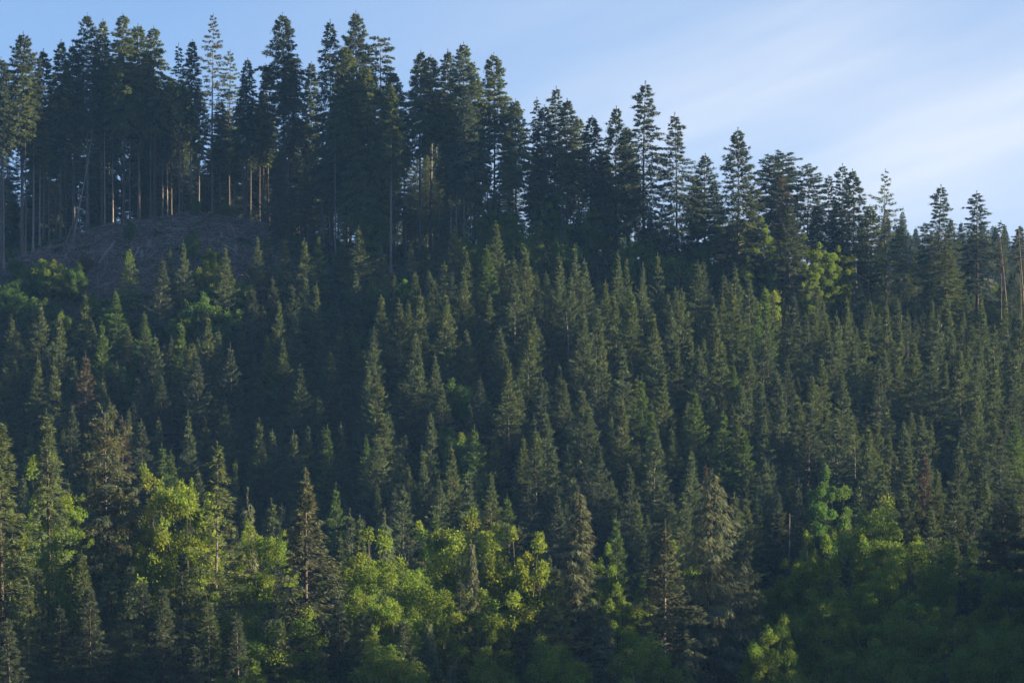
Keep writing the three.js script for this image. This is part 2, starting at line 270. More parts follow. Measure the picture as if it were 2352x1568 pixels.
const young = [0, 1, 2, 3, 4, 5, 6, 7, 8, 9].map((k) => conifer(101 + k, { H: 15, base: 0.10, R: [3.8, 3.4, 4.2, 3.1, 3.9, 3.5, 4.3, 3.0, 3.7, 3.4][k], n: [150, 140, 160, 130, 150, 144, 160, 130, 112, 150][k], whorl: [20, 18, 21, 17, 18, 20, 22, 17, 16, 19][k], dens: [66, 66, 66, 66, 66, 66, 66, 66, 52, 70][k], bl: 0.40, bw: 0.125, up: 0.95, down: [0.1, -0.05, 0.15, 0.05, 0.2, -0.1, 0.05, 0.15, 0.0, 0.1][k], sag: 0.16, lift: 0.6, full: 1.0, low: 0.95, pe: [1.0, 0.95, 1.08, 0.9, 1.0, 1.1, 0.98, 1.12, 0.95, 0.85][k], lop: [0.35, 0.5, 0.4, 0.6, 0.35, 0.5, 0.4, 0.55, 0.8, 0.45][k], thick: 0.12, lead: [0.065, 0.055, 0.05, 0.075, 0.06, 0.07, 0.055, 0.08, 0.06, 0.05][k], trunk: 0.14, wide: 0.25, hang: 0.1, perk: 0.25, limb: 0.010, sides: 6, taper: 0.9, wobble: [0.003, 0.006, 0.003, 0.008, 0.003, 0.005, 0.003, 0.006, 0.008, 0.004][k], lmin: 0.6, stub: 0.05 }));
const full = [   // big conifers of the valley floor, in finer detail
  conifer(201, { H: 38, base: 0.10, R: 5.0, n: 248, clump: 1.3, dens: 62, bl: 0.46, bw: 0.13, up: 0.55, down: -0.2, sag: 0.25, full: 0.8, low: 0.8, lop: 0.45, trunk: 0.5, spread: 0.95 }),
  conifer(202, { H: 38, base: 0.08, R: 4.1, n: 248, clump: 1.3, dens: 67, bl: 0.44, bw: 0.12, up: 0.6, down: -0.15, sag: 0.25, full: 0.85, low: 0.9, lop: 0.4, trunk: 0.45 }),
];
const heavy = [  // broad, dense, brownish crowns with clumpy drooping sprays
  conifer(211, { H: 40, base: 0.08, R: 6.0, n: 259, clump: 1.3, dens: 54, bl: 0.46, bw: 0.17, up: 0.6, down: -0.3, sag: 0.3, full: 0.36, low: 1.0, pe: 0.45, lop: 0.6, trunk: 0.6, thick: 0.22, hang: 0.4, cut: 0.97 }),
  conifer(212, { H: 36, base: 0.06, R: 5.8, n: 248, clump: 1.3, dens: 54, bl: 0.46, bw: 0.16, up: 0.9, down: -0.3, sag: 0.3, full: 0.75, low: 0.9, pe: 0.85, lop: 0.55, trunk: 0.55, thick: 0.22, hang: 0.35, lead: 0.05 }),
];
const spread = [conifer(221, { H: 38, base: 0.10, R: 8.4, n: 180, clump: 1.3, dens: 59, bl: 0.5, bw: 0.14, up: 0.55, down: -0.12, sag: 0.2, lift: 0.7, full: 1.0, low: 0.95, pe: 0.95, lop: 0.5, trunk: 0.4, wide: 0.22, thick: 0.07, lmin: 0.45 })];
const cedar = [
  conifer(231, { H: 36, base: 0.05, R: 4.0, n: 315, dens: 60, bl: 0.62, bw: 0.10, up: 0.5, down: -0.1, sag: 0.5, lift: 0.7, full: 0.8, low: 0.95, pe: 0.8, lop: 0.6, trunk: 0.5, hang: 1.15, thick: 0.26, wide: 0.3 }),
  conifer(232, { H: 36, base: 0.05, R: 4.8, n: 285, dens: 60, bl: 0.66, bw: 0.10, up: 0.4, down: -0.1, sag: 0.55, lift: 0.7, full: 0.85, low: 0.95, pe: 0.75, lop: 0.8, trunk: 0.5, hang: 1.3, thick: 0.3, wide: 0.28 }),
];
const cedarYoung = conifer(241, { H: 18, base: 0.06, R: 3.1, n: 165, dens: 52, bl: 0.5, bw: 0.10, up: 0.5, down: -0.25, sag: 0.5, lift: 0.4, full: 0.95, low: 0.95, pe: 0.9, lop: 0.5, trunk: 0.2, hang: 0.9, lead: 0.07, wide: 0.3 });
const maple = [
  broadleaf(301, { H: 24, R: 6.2, base: 0.28, lobes: 83, leaves: 351, size: 0.27 }),
  broadleaf(302, { H: 24, R: 5.2, base: 0.22, lobes: 78, leaves: 351, size: 0.27, skirt: 0.95 }),
  broadleaf(303, { H: 22, R: 6.8, base: 0.25, lobes: 91, leaves: 337, size: 0.27 }),
  broadleaf(304, { H: 24, R: 4.4, base: 0.2, lobes: 67, leaves: 351, size: 0.27 }),
];
const bush = [broadleaf(311, { H: 8, R: 3.6, base: 0.02, lobes: 57, leaves: 162, size: 0.27, lobe: 1.1 }), broadleaf(312, { H: 9, R: 2.9, base: 0.06, lobes: 52, leaves: 162, size: 0.27, lobe: 1.1 }), broadleaf(313, { H: 8, R: 4.2, base: 0.0, lobes: 65, leaves: 148, size: 0.27 })];
const spire = conifer(321, { H: 12, base: 0.04, R: 3.0, n: 90, dens: 40, bl: 0.36, bw: 0.16, up: 0.7, down: 0.0, sag: 0.2, full: 0.9, low: 1, pe: 0.8, lop: 0.35, trunk: 0.14, thick: 0.2, lead: 0.03 });   // leafy pyramid

// ---------------------------------------------------------------- putting things into the scene
const things = [];
function shadows(o) { o.traverse((c) => { if (c.isMesh) { c.castShadow = true; c.receiveShadow = true; } }); return o; }
const protoOf = new Map();
function plant(name, kind, toneName, barkMat, x, d, h, { turn = rnd() * 6.283, widen = 1, sink = 0, lean = 0, leanAz = 0 } = {}) {
  const key = kind.trunk.uuid + toneName + barkMat.uuid; let p = protoOf.get(key);
  if (!p) {
    p = new THREE.Group(); const t = new THREE.Mesh(kind.trunk, barkMat), c = new THREE.Mesh(kind.crown, TONE[toneName]); t.name = 'trunk'; c.name = 'crown'; p.add(t, c); shadows(p); protoOf.set(key, p);
  }
  const o = p.clone(); o.name = numbered(name); o.position.set(x, ground(x, d) - sink, -d);
  const s = h / kind.H; o.scale.set(s * widen, s, s * widen); o.rotation.set(0, turn, 0);
  if (lean) o.quaternion.premultiply(new THREE.Quaternion().setFromAxisAngle(V(Math.cos(leanAz), 0, -Math.sin(leanAz)), lean));
  scene.add(o); return o;
}
const LAND = [[50, 'the leftmost rounded fir'], [200, 'the long-limbed tall fir'], [283, 'the dense fir above the clearing'], [352, 'the bare-trunked fir above the clearing'], [437, 'the slim dark knoll fir'], [487, 'the see-through brown fir'], [568, 'the narrow dark fir'], [650, 'the lone broad fir'], [760, 'the tall pointed fir'], [820, 'the highest fir'], [876, 'the blunt tall fir'], [965, 'the broad fir before the spires'], [1062, 'the sharp-topped middle fir'], [1135, 'the full fir ending the stand'], [1275, 'the tiered pointed fir'], [1358, 'the narrow fir in the gap'], [1415, 'the slender pointed fir'], [1480, 'the tall flat-limbed fir'], [1553, 'the wide tiered fir'], [1620, 'the half-hidden fir'], [1695, 'the symmetrical conical fir'], [1795, 'the rust-brown fir'], [1858, 'the broken-topped hazy fir'], [1960, 'the full dark fir'], [2035, 'the ragged fir'], [2160, 'the flat-limbed lone fir'], [2245, 'the blunt lone fir'], [2335, 'the bare brown trunks']];
const ORD = ['first', 'second', 'third', 'fourth', 'fifth', 'sixth', 'seventh', 'eighth', 'ninth', 'tenth', 'eleventh', 'twelfth', 'thirteenth', 'fourteenth', 'fifteenth', 'sixteenth', 'seventeenth', 'eighteenth', 'nineteenth', 'twentieth', 'twenty-first', 'twenty-second', 'twenty-third', 'twenty-fourth', 'twenty-fifth', 'twenty-sixth', 'twenty-seventh', 'twenty-eighth', 'twenty-ninth', 'thirtieth', 'thirty-first', 'thirty-second', 'thirty-third', 'thirty-fourth', 'thirty-fifth', 'thirty-sixth', 'thirty-seventh', 'thirty-eighth', 'thirty-ninth', 'fortieth'];
// labels that place a tree by the skyline tree above it and its turn counting downwards are written once all stand
function tell(o, words, category, group, h, form = '{w}, {o} tip down below {l}', own) {
  const [u, v] = project(V(o.position.x, o.position.y + h, o.position.z));
  things.push({ o, words, u, v, form, own }); o.userData = { label: words, category, group }; return o;
}
function writeLabels() {
  const rows = new Map();
  for (const t of things) { if (t.own) continue; let best = LAND[0]; for (const l of LAND) if (Math.abs(l[0] - t.u) < Math.abs(best[0] - t.u)) best = l; const key = t.form + best[1]; t.land = best[1]; if (!rows.has(key)) rows.set(key, []); rows.get(key).push(t); }
  for (const row of rows.values()) { row.sort((a, b) => a.v - b.v); row.forEach((t, i) => { t.o.userData.label = t.form.replace('{w}', t.words).replace('{o}', ORD[i] ?? 'last').replace('{l}', t.land); }); }
}
const spots = [];
const near = (x, d, r) => spots.some((s) => (s[0] - x) ** 2 + (s[1] - d) ** 2 < r * r);

// ---------------------------------------------------------------- the ground
{
  const xs = [], ds = []; const range = (a, out, from, to, step) => { for (let x = from; x < to - 1e-6; x += step) out.push(x); return a; };
  range(0, xs, -420, -140, 20); range(0, xs, -140, 140, 1.8); range(0, xs, 140, 421, 20);
  range(0, ds, -60, 280, 34); range(0, ds, 280, 400, 8); range(0, ds, 400, 600, 1.6); range(0, ds, 600, 1120, 16);
  const p = [], c = [], uv = [], idx = [], nx = xs.length;
  ds.forEach((d, j) => xs.forEach((x, i) => {
    p.push(x, ground(x, d), -d); uv.push(x / 9, d / 9);
    const n = noise.noise(x * 0.21, d * 0.21, 2), m = noise.noise(x * 0.6, d * 0.6, 6);
    const cut = inClearing(x + m * 3, d + n * 3), k = 1 + 0.4 * n + 0.3 * m;
    if (cut) c.push(0.105 * k, 0.078 * k, 0.062 * k); else { const g = 0.5 + n; c.push(0.06 * k, mix(0.045, 0.062, g) * k, 0.03 * k); }
    if (i && j) { const a = (j - 1) * nx + i - 1; idx.push(a, a + 1, a + nx, a + 1, a + nx + 1, a + nx); }
  }));
  const g = new THREE.BufferGeometry(); g.setAttribute('position', new THREE.Float32BufferAttribute(p, 3)); g.setAttribute('color', new THREE.Float32BufferAttribute(c, 3)); g.setAttribute('uv', new THREE.Float32BufferAttribute(uv, 2)); g.setIndex(idx); g.computeVertexNormals();
  const o = new THREE.Mesh(g, M.ground); o.name = 'hillside'; o.userData = { kind: 'structure', label: 'steep forested hillside with a bare brown clearing', category: 'hillside' }; o.receiveShadow = o.castShadow = true; scene.add(o);
}

// ---------------------------------------------------------------- tall trees along the crest: [place across, top, distance, kind, tone, words]
setSeed(77);
const RIDGE = [
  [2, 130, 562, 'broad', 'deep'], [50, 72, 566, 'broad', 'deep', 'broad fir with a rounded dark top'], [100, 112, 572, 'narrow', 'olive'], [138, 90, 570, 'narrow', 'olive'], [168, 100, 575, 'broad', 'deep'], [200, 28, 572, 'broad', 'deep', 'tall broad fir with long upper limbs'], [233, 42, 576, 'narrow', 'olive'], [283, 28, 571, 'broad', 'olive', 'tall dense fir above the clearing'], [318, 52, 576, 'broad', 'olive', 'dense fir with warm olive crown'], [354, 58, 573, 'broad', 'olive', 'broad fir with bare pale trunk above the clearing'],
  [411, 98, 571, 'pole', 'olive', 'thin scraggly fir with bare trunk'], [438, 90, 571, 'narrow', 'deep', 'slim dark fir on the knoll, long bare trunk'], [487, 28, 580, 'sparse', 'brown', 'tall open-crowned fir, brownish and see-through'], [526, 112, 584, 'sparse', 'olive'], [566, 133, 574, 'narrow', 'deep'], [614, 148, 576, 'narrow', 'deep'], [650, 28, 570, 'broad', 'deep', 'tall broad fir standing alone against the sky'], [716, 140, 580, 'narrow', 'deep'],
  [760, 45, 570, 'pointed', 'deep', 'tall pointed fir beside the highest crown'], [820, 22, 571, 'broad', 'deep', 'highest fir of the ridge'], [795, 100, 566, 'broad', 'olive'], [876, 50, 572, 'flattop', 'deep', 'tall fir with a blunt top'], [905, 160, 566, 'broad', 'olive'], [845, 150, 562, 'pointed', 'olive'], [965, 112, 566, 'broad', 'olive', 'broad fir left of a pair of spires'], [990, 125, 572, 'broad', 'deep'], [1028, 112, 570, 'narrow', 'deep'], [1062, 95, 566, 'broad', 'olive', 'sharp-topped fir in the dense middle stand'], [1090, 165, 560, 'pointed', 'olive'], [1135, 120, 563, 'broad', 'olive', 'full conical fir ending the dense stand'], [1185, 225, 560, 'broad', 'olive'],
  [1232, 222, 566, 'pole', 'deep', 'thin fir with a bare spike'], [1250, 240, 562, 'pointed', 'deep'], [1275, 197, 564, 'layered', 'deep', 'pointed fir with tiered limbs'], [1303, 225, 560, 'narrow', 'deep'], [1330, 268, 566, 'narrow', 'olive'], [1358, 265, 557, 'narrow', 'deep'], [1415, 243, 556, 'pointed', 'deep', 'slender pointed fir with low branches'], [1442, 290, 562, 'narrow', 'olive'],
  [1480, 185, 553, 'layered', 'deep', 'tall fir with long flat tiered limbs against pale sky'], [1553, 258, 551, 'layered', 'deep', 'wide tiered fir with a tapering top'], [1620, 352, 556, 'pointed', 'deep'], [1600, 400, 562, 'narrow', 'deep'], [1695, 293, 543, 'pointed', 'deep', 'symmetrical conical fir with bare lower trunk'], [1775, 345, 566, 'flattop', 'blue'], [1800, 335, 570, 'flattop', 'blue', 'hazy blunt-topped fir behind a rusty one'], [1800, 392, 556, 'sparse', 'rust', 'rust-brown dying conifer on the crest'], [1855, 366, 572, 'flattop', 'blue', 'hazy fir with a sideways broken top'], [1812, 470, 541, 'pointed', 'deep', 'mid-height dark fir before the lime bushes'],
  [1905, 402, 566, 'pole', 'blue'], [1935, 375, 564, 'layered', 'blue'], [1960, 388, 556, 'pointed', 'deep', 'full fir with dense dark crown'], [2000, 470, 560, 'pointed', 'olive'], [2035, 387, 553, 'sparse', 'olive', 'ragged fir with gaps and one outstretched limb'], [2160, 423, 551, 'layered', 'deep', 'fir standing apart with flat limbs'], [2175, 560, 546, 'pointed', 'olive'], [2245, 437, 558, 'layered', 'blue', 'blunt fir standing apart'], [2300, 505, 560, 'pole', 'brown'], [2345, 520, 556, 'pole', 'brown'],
];
const wordsFor = { broad: 'broad fir', narrow: 'narrow fir', layered: 'tiered fir', pointed: 'conical fir', sparse: 'thin-crowned fir', pole: 'pole-like fir', flattop: 'blunt-topped fir' };
function ridgeTree(u, v, d, kind, tone, words, barkMat) {
  const x = xAt(u, d), k = u > 1600 && kind === 'pointed' && d < 552 ? tall.pointed[0] : pick(tall[kind]), h = yAt(v, d) - ground(x, d);
  const o = plant('tall_fir', k, tone, barkMat ?? pick([M.barkGrey, M.barkBrown, M.barkGrey]), x, d, h, { widen: (u < 1250 ? 0.86 : 1) * rr(0.92, 1.12) * Math.min(1.25, Math.max(0.85, 42 / h) ** 0.4) });
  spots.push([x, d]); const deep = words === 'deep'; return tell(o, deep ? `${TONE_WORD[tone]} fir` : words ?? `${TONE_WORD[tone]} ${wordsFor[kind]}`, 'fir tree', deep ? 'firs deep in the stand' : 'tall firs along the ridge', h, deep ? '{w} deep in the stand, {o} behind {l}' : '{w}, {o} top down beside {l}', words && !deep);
}
for (const [u, v, d, kind, tone, words] of RIDGE) ridgeTree(u, v, d, kind, tone, words);
// slimmer trunks in the open stand above the clearing, and the stand behind
const TRUNKS = [[8, 170, 560], [58, 150, 563], [75, 190, 566], [90, 230, 568], [112, 240, 570], [128, 210, 571], [150, 170, 569], [182, 200, 574], [240, 150, 572], [258, 230, 578], [297, 140, 574], [345, 150, 571], [372, 210, 575], [384, 240, 576], [418, 180, 574], [456, 200, 577], [505, 230, 580], [560, 190, 571], [596, 240, 578], [604, 210, 576], [662, 120, 569], [700, 230, 574], [742, 250, 572], [770, 200, 566], [795, 230, 570], [820, 250, 568], [898, 190, 556], [930, 250, 566], [1008, 230, 562], [1035, 260, 560], [1048, 220, 559], [1066, 190, 556], [1098, 270, 562], [1120, 230, 560], [1165, 290, 558], [1290, 320, 556], [1345, 330, 558], [1375, 360, 556], [1390, 340, 560], [1460, 380, 558], [1640, 420, 552], [1725, 430, 556], [1880, 470, 556], [1925, 460, 558], [2070, 520, 552], [2120, 560, 560]];
for (const [u, v, d] of TRUNKS) ridgeTree(u, v, d, rnd() < 0.55 ? 'pole' : 'narrow', pick(['deep', 'olive', 'blue']), null, pick([M.barkGrey, M.barkGrey, M.barkPale, M.barkRed]));
for (let i = 0; i < 44; i++) {
  const u = i < 33 ? rr(-60, 1000) : rr(1000, 1700), d = rr(584, 640), x = xAt(u, d), low = curve([[0, 130], [200, 90], [380, 110], [480, 190], [560, 230], [650, 190], [820, 130], [1000, 190], [1150, 260], [1300, 310], [1450, 380], [1700, 470]], u);
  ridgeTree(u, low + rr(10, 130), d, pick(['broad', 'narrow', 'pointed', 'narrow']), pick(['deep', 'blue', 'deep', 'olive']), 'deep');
}
// shade-bearing conifers under the tall stand
for (let i = 0; i < 44; i++) {
  const u = rr(640, 1420), d = rr(560, 584), x = xAt(u, d), h = rr(9, 22), o = plant('understorey_conifer', pick([...tall.pointed, tall.layered[1], full[1]]), pick(['deep', 'olive', 'blue', 'greygreen']), M.barkBrown, x, d, h, { widen: 1.25 });
  spots.push([x, d]); tell(o, 'low shaded conifer', 'conifer', 'conifers under the tall stand', h, '{w} under the tall firs, {o} down below {l}');
}
for (let i = 0; i < 74; i++) {
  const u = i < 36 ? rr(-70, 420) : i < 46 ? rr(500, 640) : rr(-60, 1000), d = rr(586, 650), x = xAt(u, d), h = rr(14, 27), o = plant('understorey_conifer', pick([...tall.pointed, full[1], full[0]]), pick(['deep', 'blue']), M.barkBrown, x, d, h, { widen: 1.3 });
  tell(o, 'dark low conifer', 'conifer', 'conifers under the tall stand', h, '{w} behind the trunks, {o} down behind {l}');
}
for (const [u, d, h, words] of [[912, 592, 19, 'dark conifer closing the gap beside the lone bare trunk'], [640, 575, 12, 'low conifer under the lone broad fir'], [702, 573, 14, 'low conifer right of the lone broad fir'], [575, 590, 16, 'dark conifer behind the end of the knoll']]) {
  const x = xAt(u, d), o = plant('understorey_conifer', full[1], 'deep', M.barkBrown, x, d, h, { widen: 1.3 }); tell(o, words, 'conifer', 'conifers under the tall stand', h, '{w}', true);
}
// the far wood beyond the crest
for (let i = 0; i < 112; i++) {
  const d = i < 50 ? rr(940, 985) : rr(850, 940), u = i < 96 ? rr(2030, 2400) : rr(1180, 2030), x = xAt(u, d), h = rr(12, 20);
  const o = plant('distant_conifer', pick([tall.pointed[1], tall.layered[1], young[2], young[4]]), pick(['blue', 'deep', 'blue', 'greygreen']), M.barkBrown, x, d, h, { widen: 1.15 });
  tell(o, 'hazy distant conifer', 'conifer', 'conifers on the far hill', h, '{w} on the far hill, {o} beyond {l}');
}

for (let i = 0; i < 84; i++) {
  const d = i < 50 ? rr(574, 615) : rr(615, 720), u = rr(1900, 2400), x = xAt(u, d), h = rr(8, 14);
  const o = plant('crest_conifer', pick(young), pick(['greygreen', 'blue', 'olive']), M.barkGrey, x, d, h, { widen: 1.1 });
  tell(o, `${TONE_WORD.greygreen} young conifer`, 'conifer', 'conifers just past the crest', h, '{w} past the crest, {o} beyond {l}');
}
// ---------------------------------------------------------------- valley-floor trees in front: [across, top, distance, kind, tone, words, widen]
const FRONT = [
  ['conifer_tree', full[0], 'olive', 0, 958, 330, 'dense olive conifer cut by the picture edge', 1.25], ['conifer_tree', full[1], 'greygreen', 110, 938, 346, 'straight grey-green conifer beside a heavy brownish one', 1.15], ['conifer_tree', heavy[0], 'brown', 243, 922, 336, 'huge brownish conifer with a thick blunt top', 0.72], ['conifer_tree', spread[0], 'olive', 495, 1012, 326, 'conifer with long level lower limbs', 1.0], ['conifer_tree', heavy[1], 'brown', 700, 1072, 318, 'dark brown conifer with a thin spire top', 1.2], ['cedar_tree', cedarYoung, 'cedar', 571, 1120, 350, 'drooping young cedar behind the level-limbed conifer', 1.0],
  ['conifer_tree', full[1], 'olive', 188, 1262, 322, 'small conifer before the heavy brownish one', 0.9], ['conifer_tree', full[1], 'greygreen', 252, 1258, 318, 'slim grey-green conifer in dark shade', 0.9], ['conifer_tree', full[1], 'deep', 90, 1300, 316, 'dim slim conifer low in shade', 0.8], ['conifer_tree', full[1], 'deep', 420, 1262, 318, 'dim conifer below the yellow maple', 0.9], ['conifer_tree', full[1], 'olive', 477, 1372, 308, 'short olive conifer before the level-limbed one', 1.15], ['conifer_tree', full[0], 'deep', 40, 1240, 338, 'dark conifer behind the edge tree', 1.0], ['conifer_tree', full[0], 'deep', 330, 1330, 322, 'dark conifer filling the shaded corner', 1.0], ['conifer_tree', full[0], 'deep', 140, 1390, 312, 'nearly black conifer near the lower corner', 1.0],
  ['cedar_tree', cedarYoung, 'greygreen', 886, 1168, 362, 'young drooping conifer between two yellow maples', 1.15], ['young_conifer', young[2], 'greygreen', 826, 1182, 366, 'young conifer peeking over a yellow maple', 1.0], ['cedar_tree', cedar[0], 'cedar', 1321, 1118, 336, 'tall pale cedar with hanging sprays, middle of the picture', 1.45], ['conifer_tree', full[0], 'olive', 1278, 1298, 320, 'bushy conifer with warm fringe beside the tall cedar', 1.19], ['conifer_tree', heavy[1], 'brown', 1525, 1192, 324, 'dark brown drooping fir between two cedars', 1.19], ['cedar_tree', cedar[1], 'cedar', 1630, 1078, 338, 'tallest weeping cedar with pale ragged sprays', 1.45], ['cedar_tree', cedar[1], 'cedar', 1712, 1250, 342, 'second weeping cedar touching the tallest one', 1.15], ['cedar_tree', cedar[0], 'cedar', 1392, 1400, 312, 'lower pale cedar in front', 1.49], ['cedar_tree', cedar[0], 'greygreen', 985, 1425, 312, 'grey drooping cedar below the yellow maples', 1.1], ['cedar_tree', cedarYoung, 'brown', 1038, 1500, 306, 'small brownish cedar at the lower edge', 0.9], ['conifer_tree', full[1], 'olive', 835, 1400, 310, 'olive conifer in front of the lit maple', 1.38], ['conifer_tree', full[1], 'olive', 735, 1500, 304, 'short conifer at the lower edge', 1.1], ['conifer_tree', full[0], 'brown', 1195, 1440, 312, 'brown-green conifer below a tall lit maple', 1.0], ['conifer_tree', full[0], 'deep', 1060, 1330, 322, 'dark conifer between yellow crowns', 0.8], ['cedar_tree', cedar[0], 'cedar', 1085, 1240, 330, 'pale cedar standing within the large yellow maple', 0.75],
  ['conifer_tree', heavy[0], 'brown', 2308, 1138, 360, 'brownish ragged conifer over green maples', 0.98], ['cedar_tree', cedarYoung, 'brown', 1905, 1250, 350, 'narrow brown spire beside a lit maple', 0.5], ['young_conifer', young[5], 'greygreen', 1943, 1256, 356, 'small conifer beside the narrow brown spire', 1.0], ['cedar_tree', cedar[0], 'brown', 2088, 1300, 348, 'brownish cedar rising from green maples', 0.91], ['young_conifer', young[0], 'deep', 2212, 1312, 352, 'dark conifer among shaded maples', 1.0], ['young_conifer', young[3], 'olive', 1953, 1540, 300, 'conifer tip poking above the lower edge', 1.0], ['young_conifer', young[6], 'olive', 2170, 1525, 300, 'olive conifer tip at the lower edge', 1.0], ['conifer_tree', full[1], 'deep', 1560, 1420, 306, 'dim conifer under the weeping cedar', 0.9], ['conifer_tree', full[1], 'deep', 640, 1310, 330, 'dim conifer behind the dark brown one', 0.9], ['conifer_tree', full[1], 'olive', 62, 1335, 312, 'slender conifer left of the small shaded ones', 0.95], ['conifer_tree', full[0], 'deep', 205, 1345, 313, 'dense conifer below the huge brownish one', 0.95], ['conifer_tree', full[0], 'greygreen', 300, 1290, 316, 'grey-green conifer right of the huge brownish one', 0.9], ['conifer_tree', full[0], 'deep', 375, 1345, 311, 'dense conifer below the narrow maple sprig', 0.95], ['conifer_tree', full[1], 'deep', 545, 1405, 307, 'slender dark conifer before the spreading one', 1.1], ['conifer_tree', full[0], 'olive', 640, 1420, 309, 'olive conifer at the foot of the dark brown one', 0.9], ['conifer_tree', full[0], 'deep', 780, 1370, 311, 'dense conifer between dark brown conifer and lime maple', 0.9], ['conifer_tree', full[1], 'greygreen', 925, 1420, 309, 'slender conifer below the tall lime maple', 1.1], ['conifer_tree', full[1], 'deep', 1240, 1395, 311, 'slender dark conifer left of the bushy one', 1.0], ['conifer_tree', full[0], 'deep', 450, 1480, 302, 'dense dark conifer at the lower edge', 1.0], ['conifer_tree', full[0], 'deep', 20, 1420, 306, 'black-green conifer in the lower corner', 1],
];
for (const [name, kind, tone, u, v, d, words, widen] of FRONT) {
  const x = xAt(u, d), h = yAt(v, d) - ground(x, d), cat = name === 'cedar_tree' ? 'cedar' : 'conifer';
  const o = plant(name, kind, tone, pick([M.barkBrown, M.barkGrey]), x, d, h, { widen: widen * (kind.H / h) ** 0.45 }); spots.push([x, d]);
  o.userData = { label: words, category: cat, group: 'conifers of the valley floor' };
}
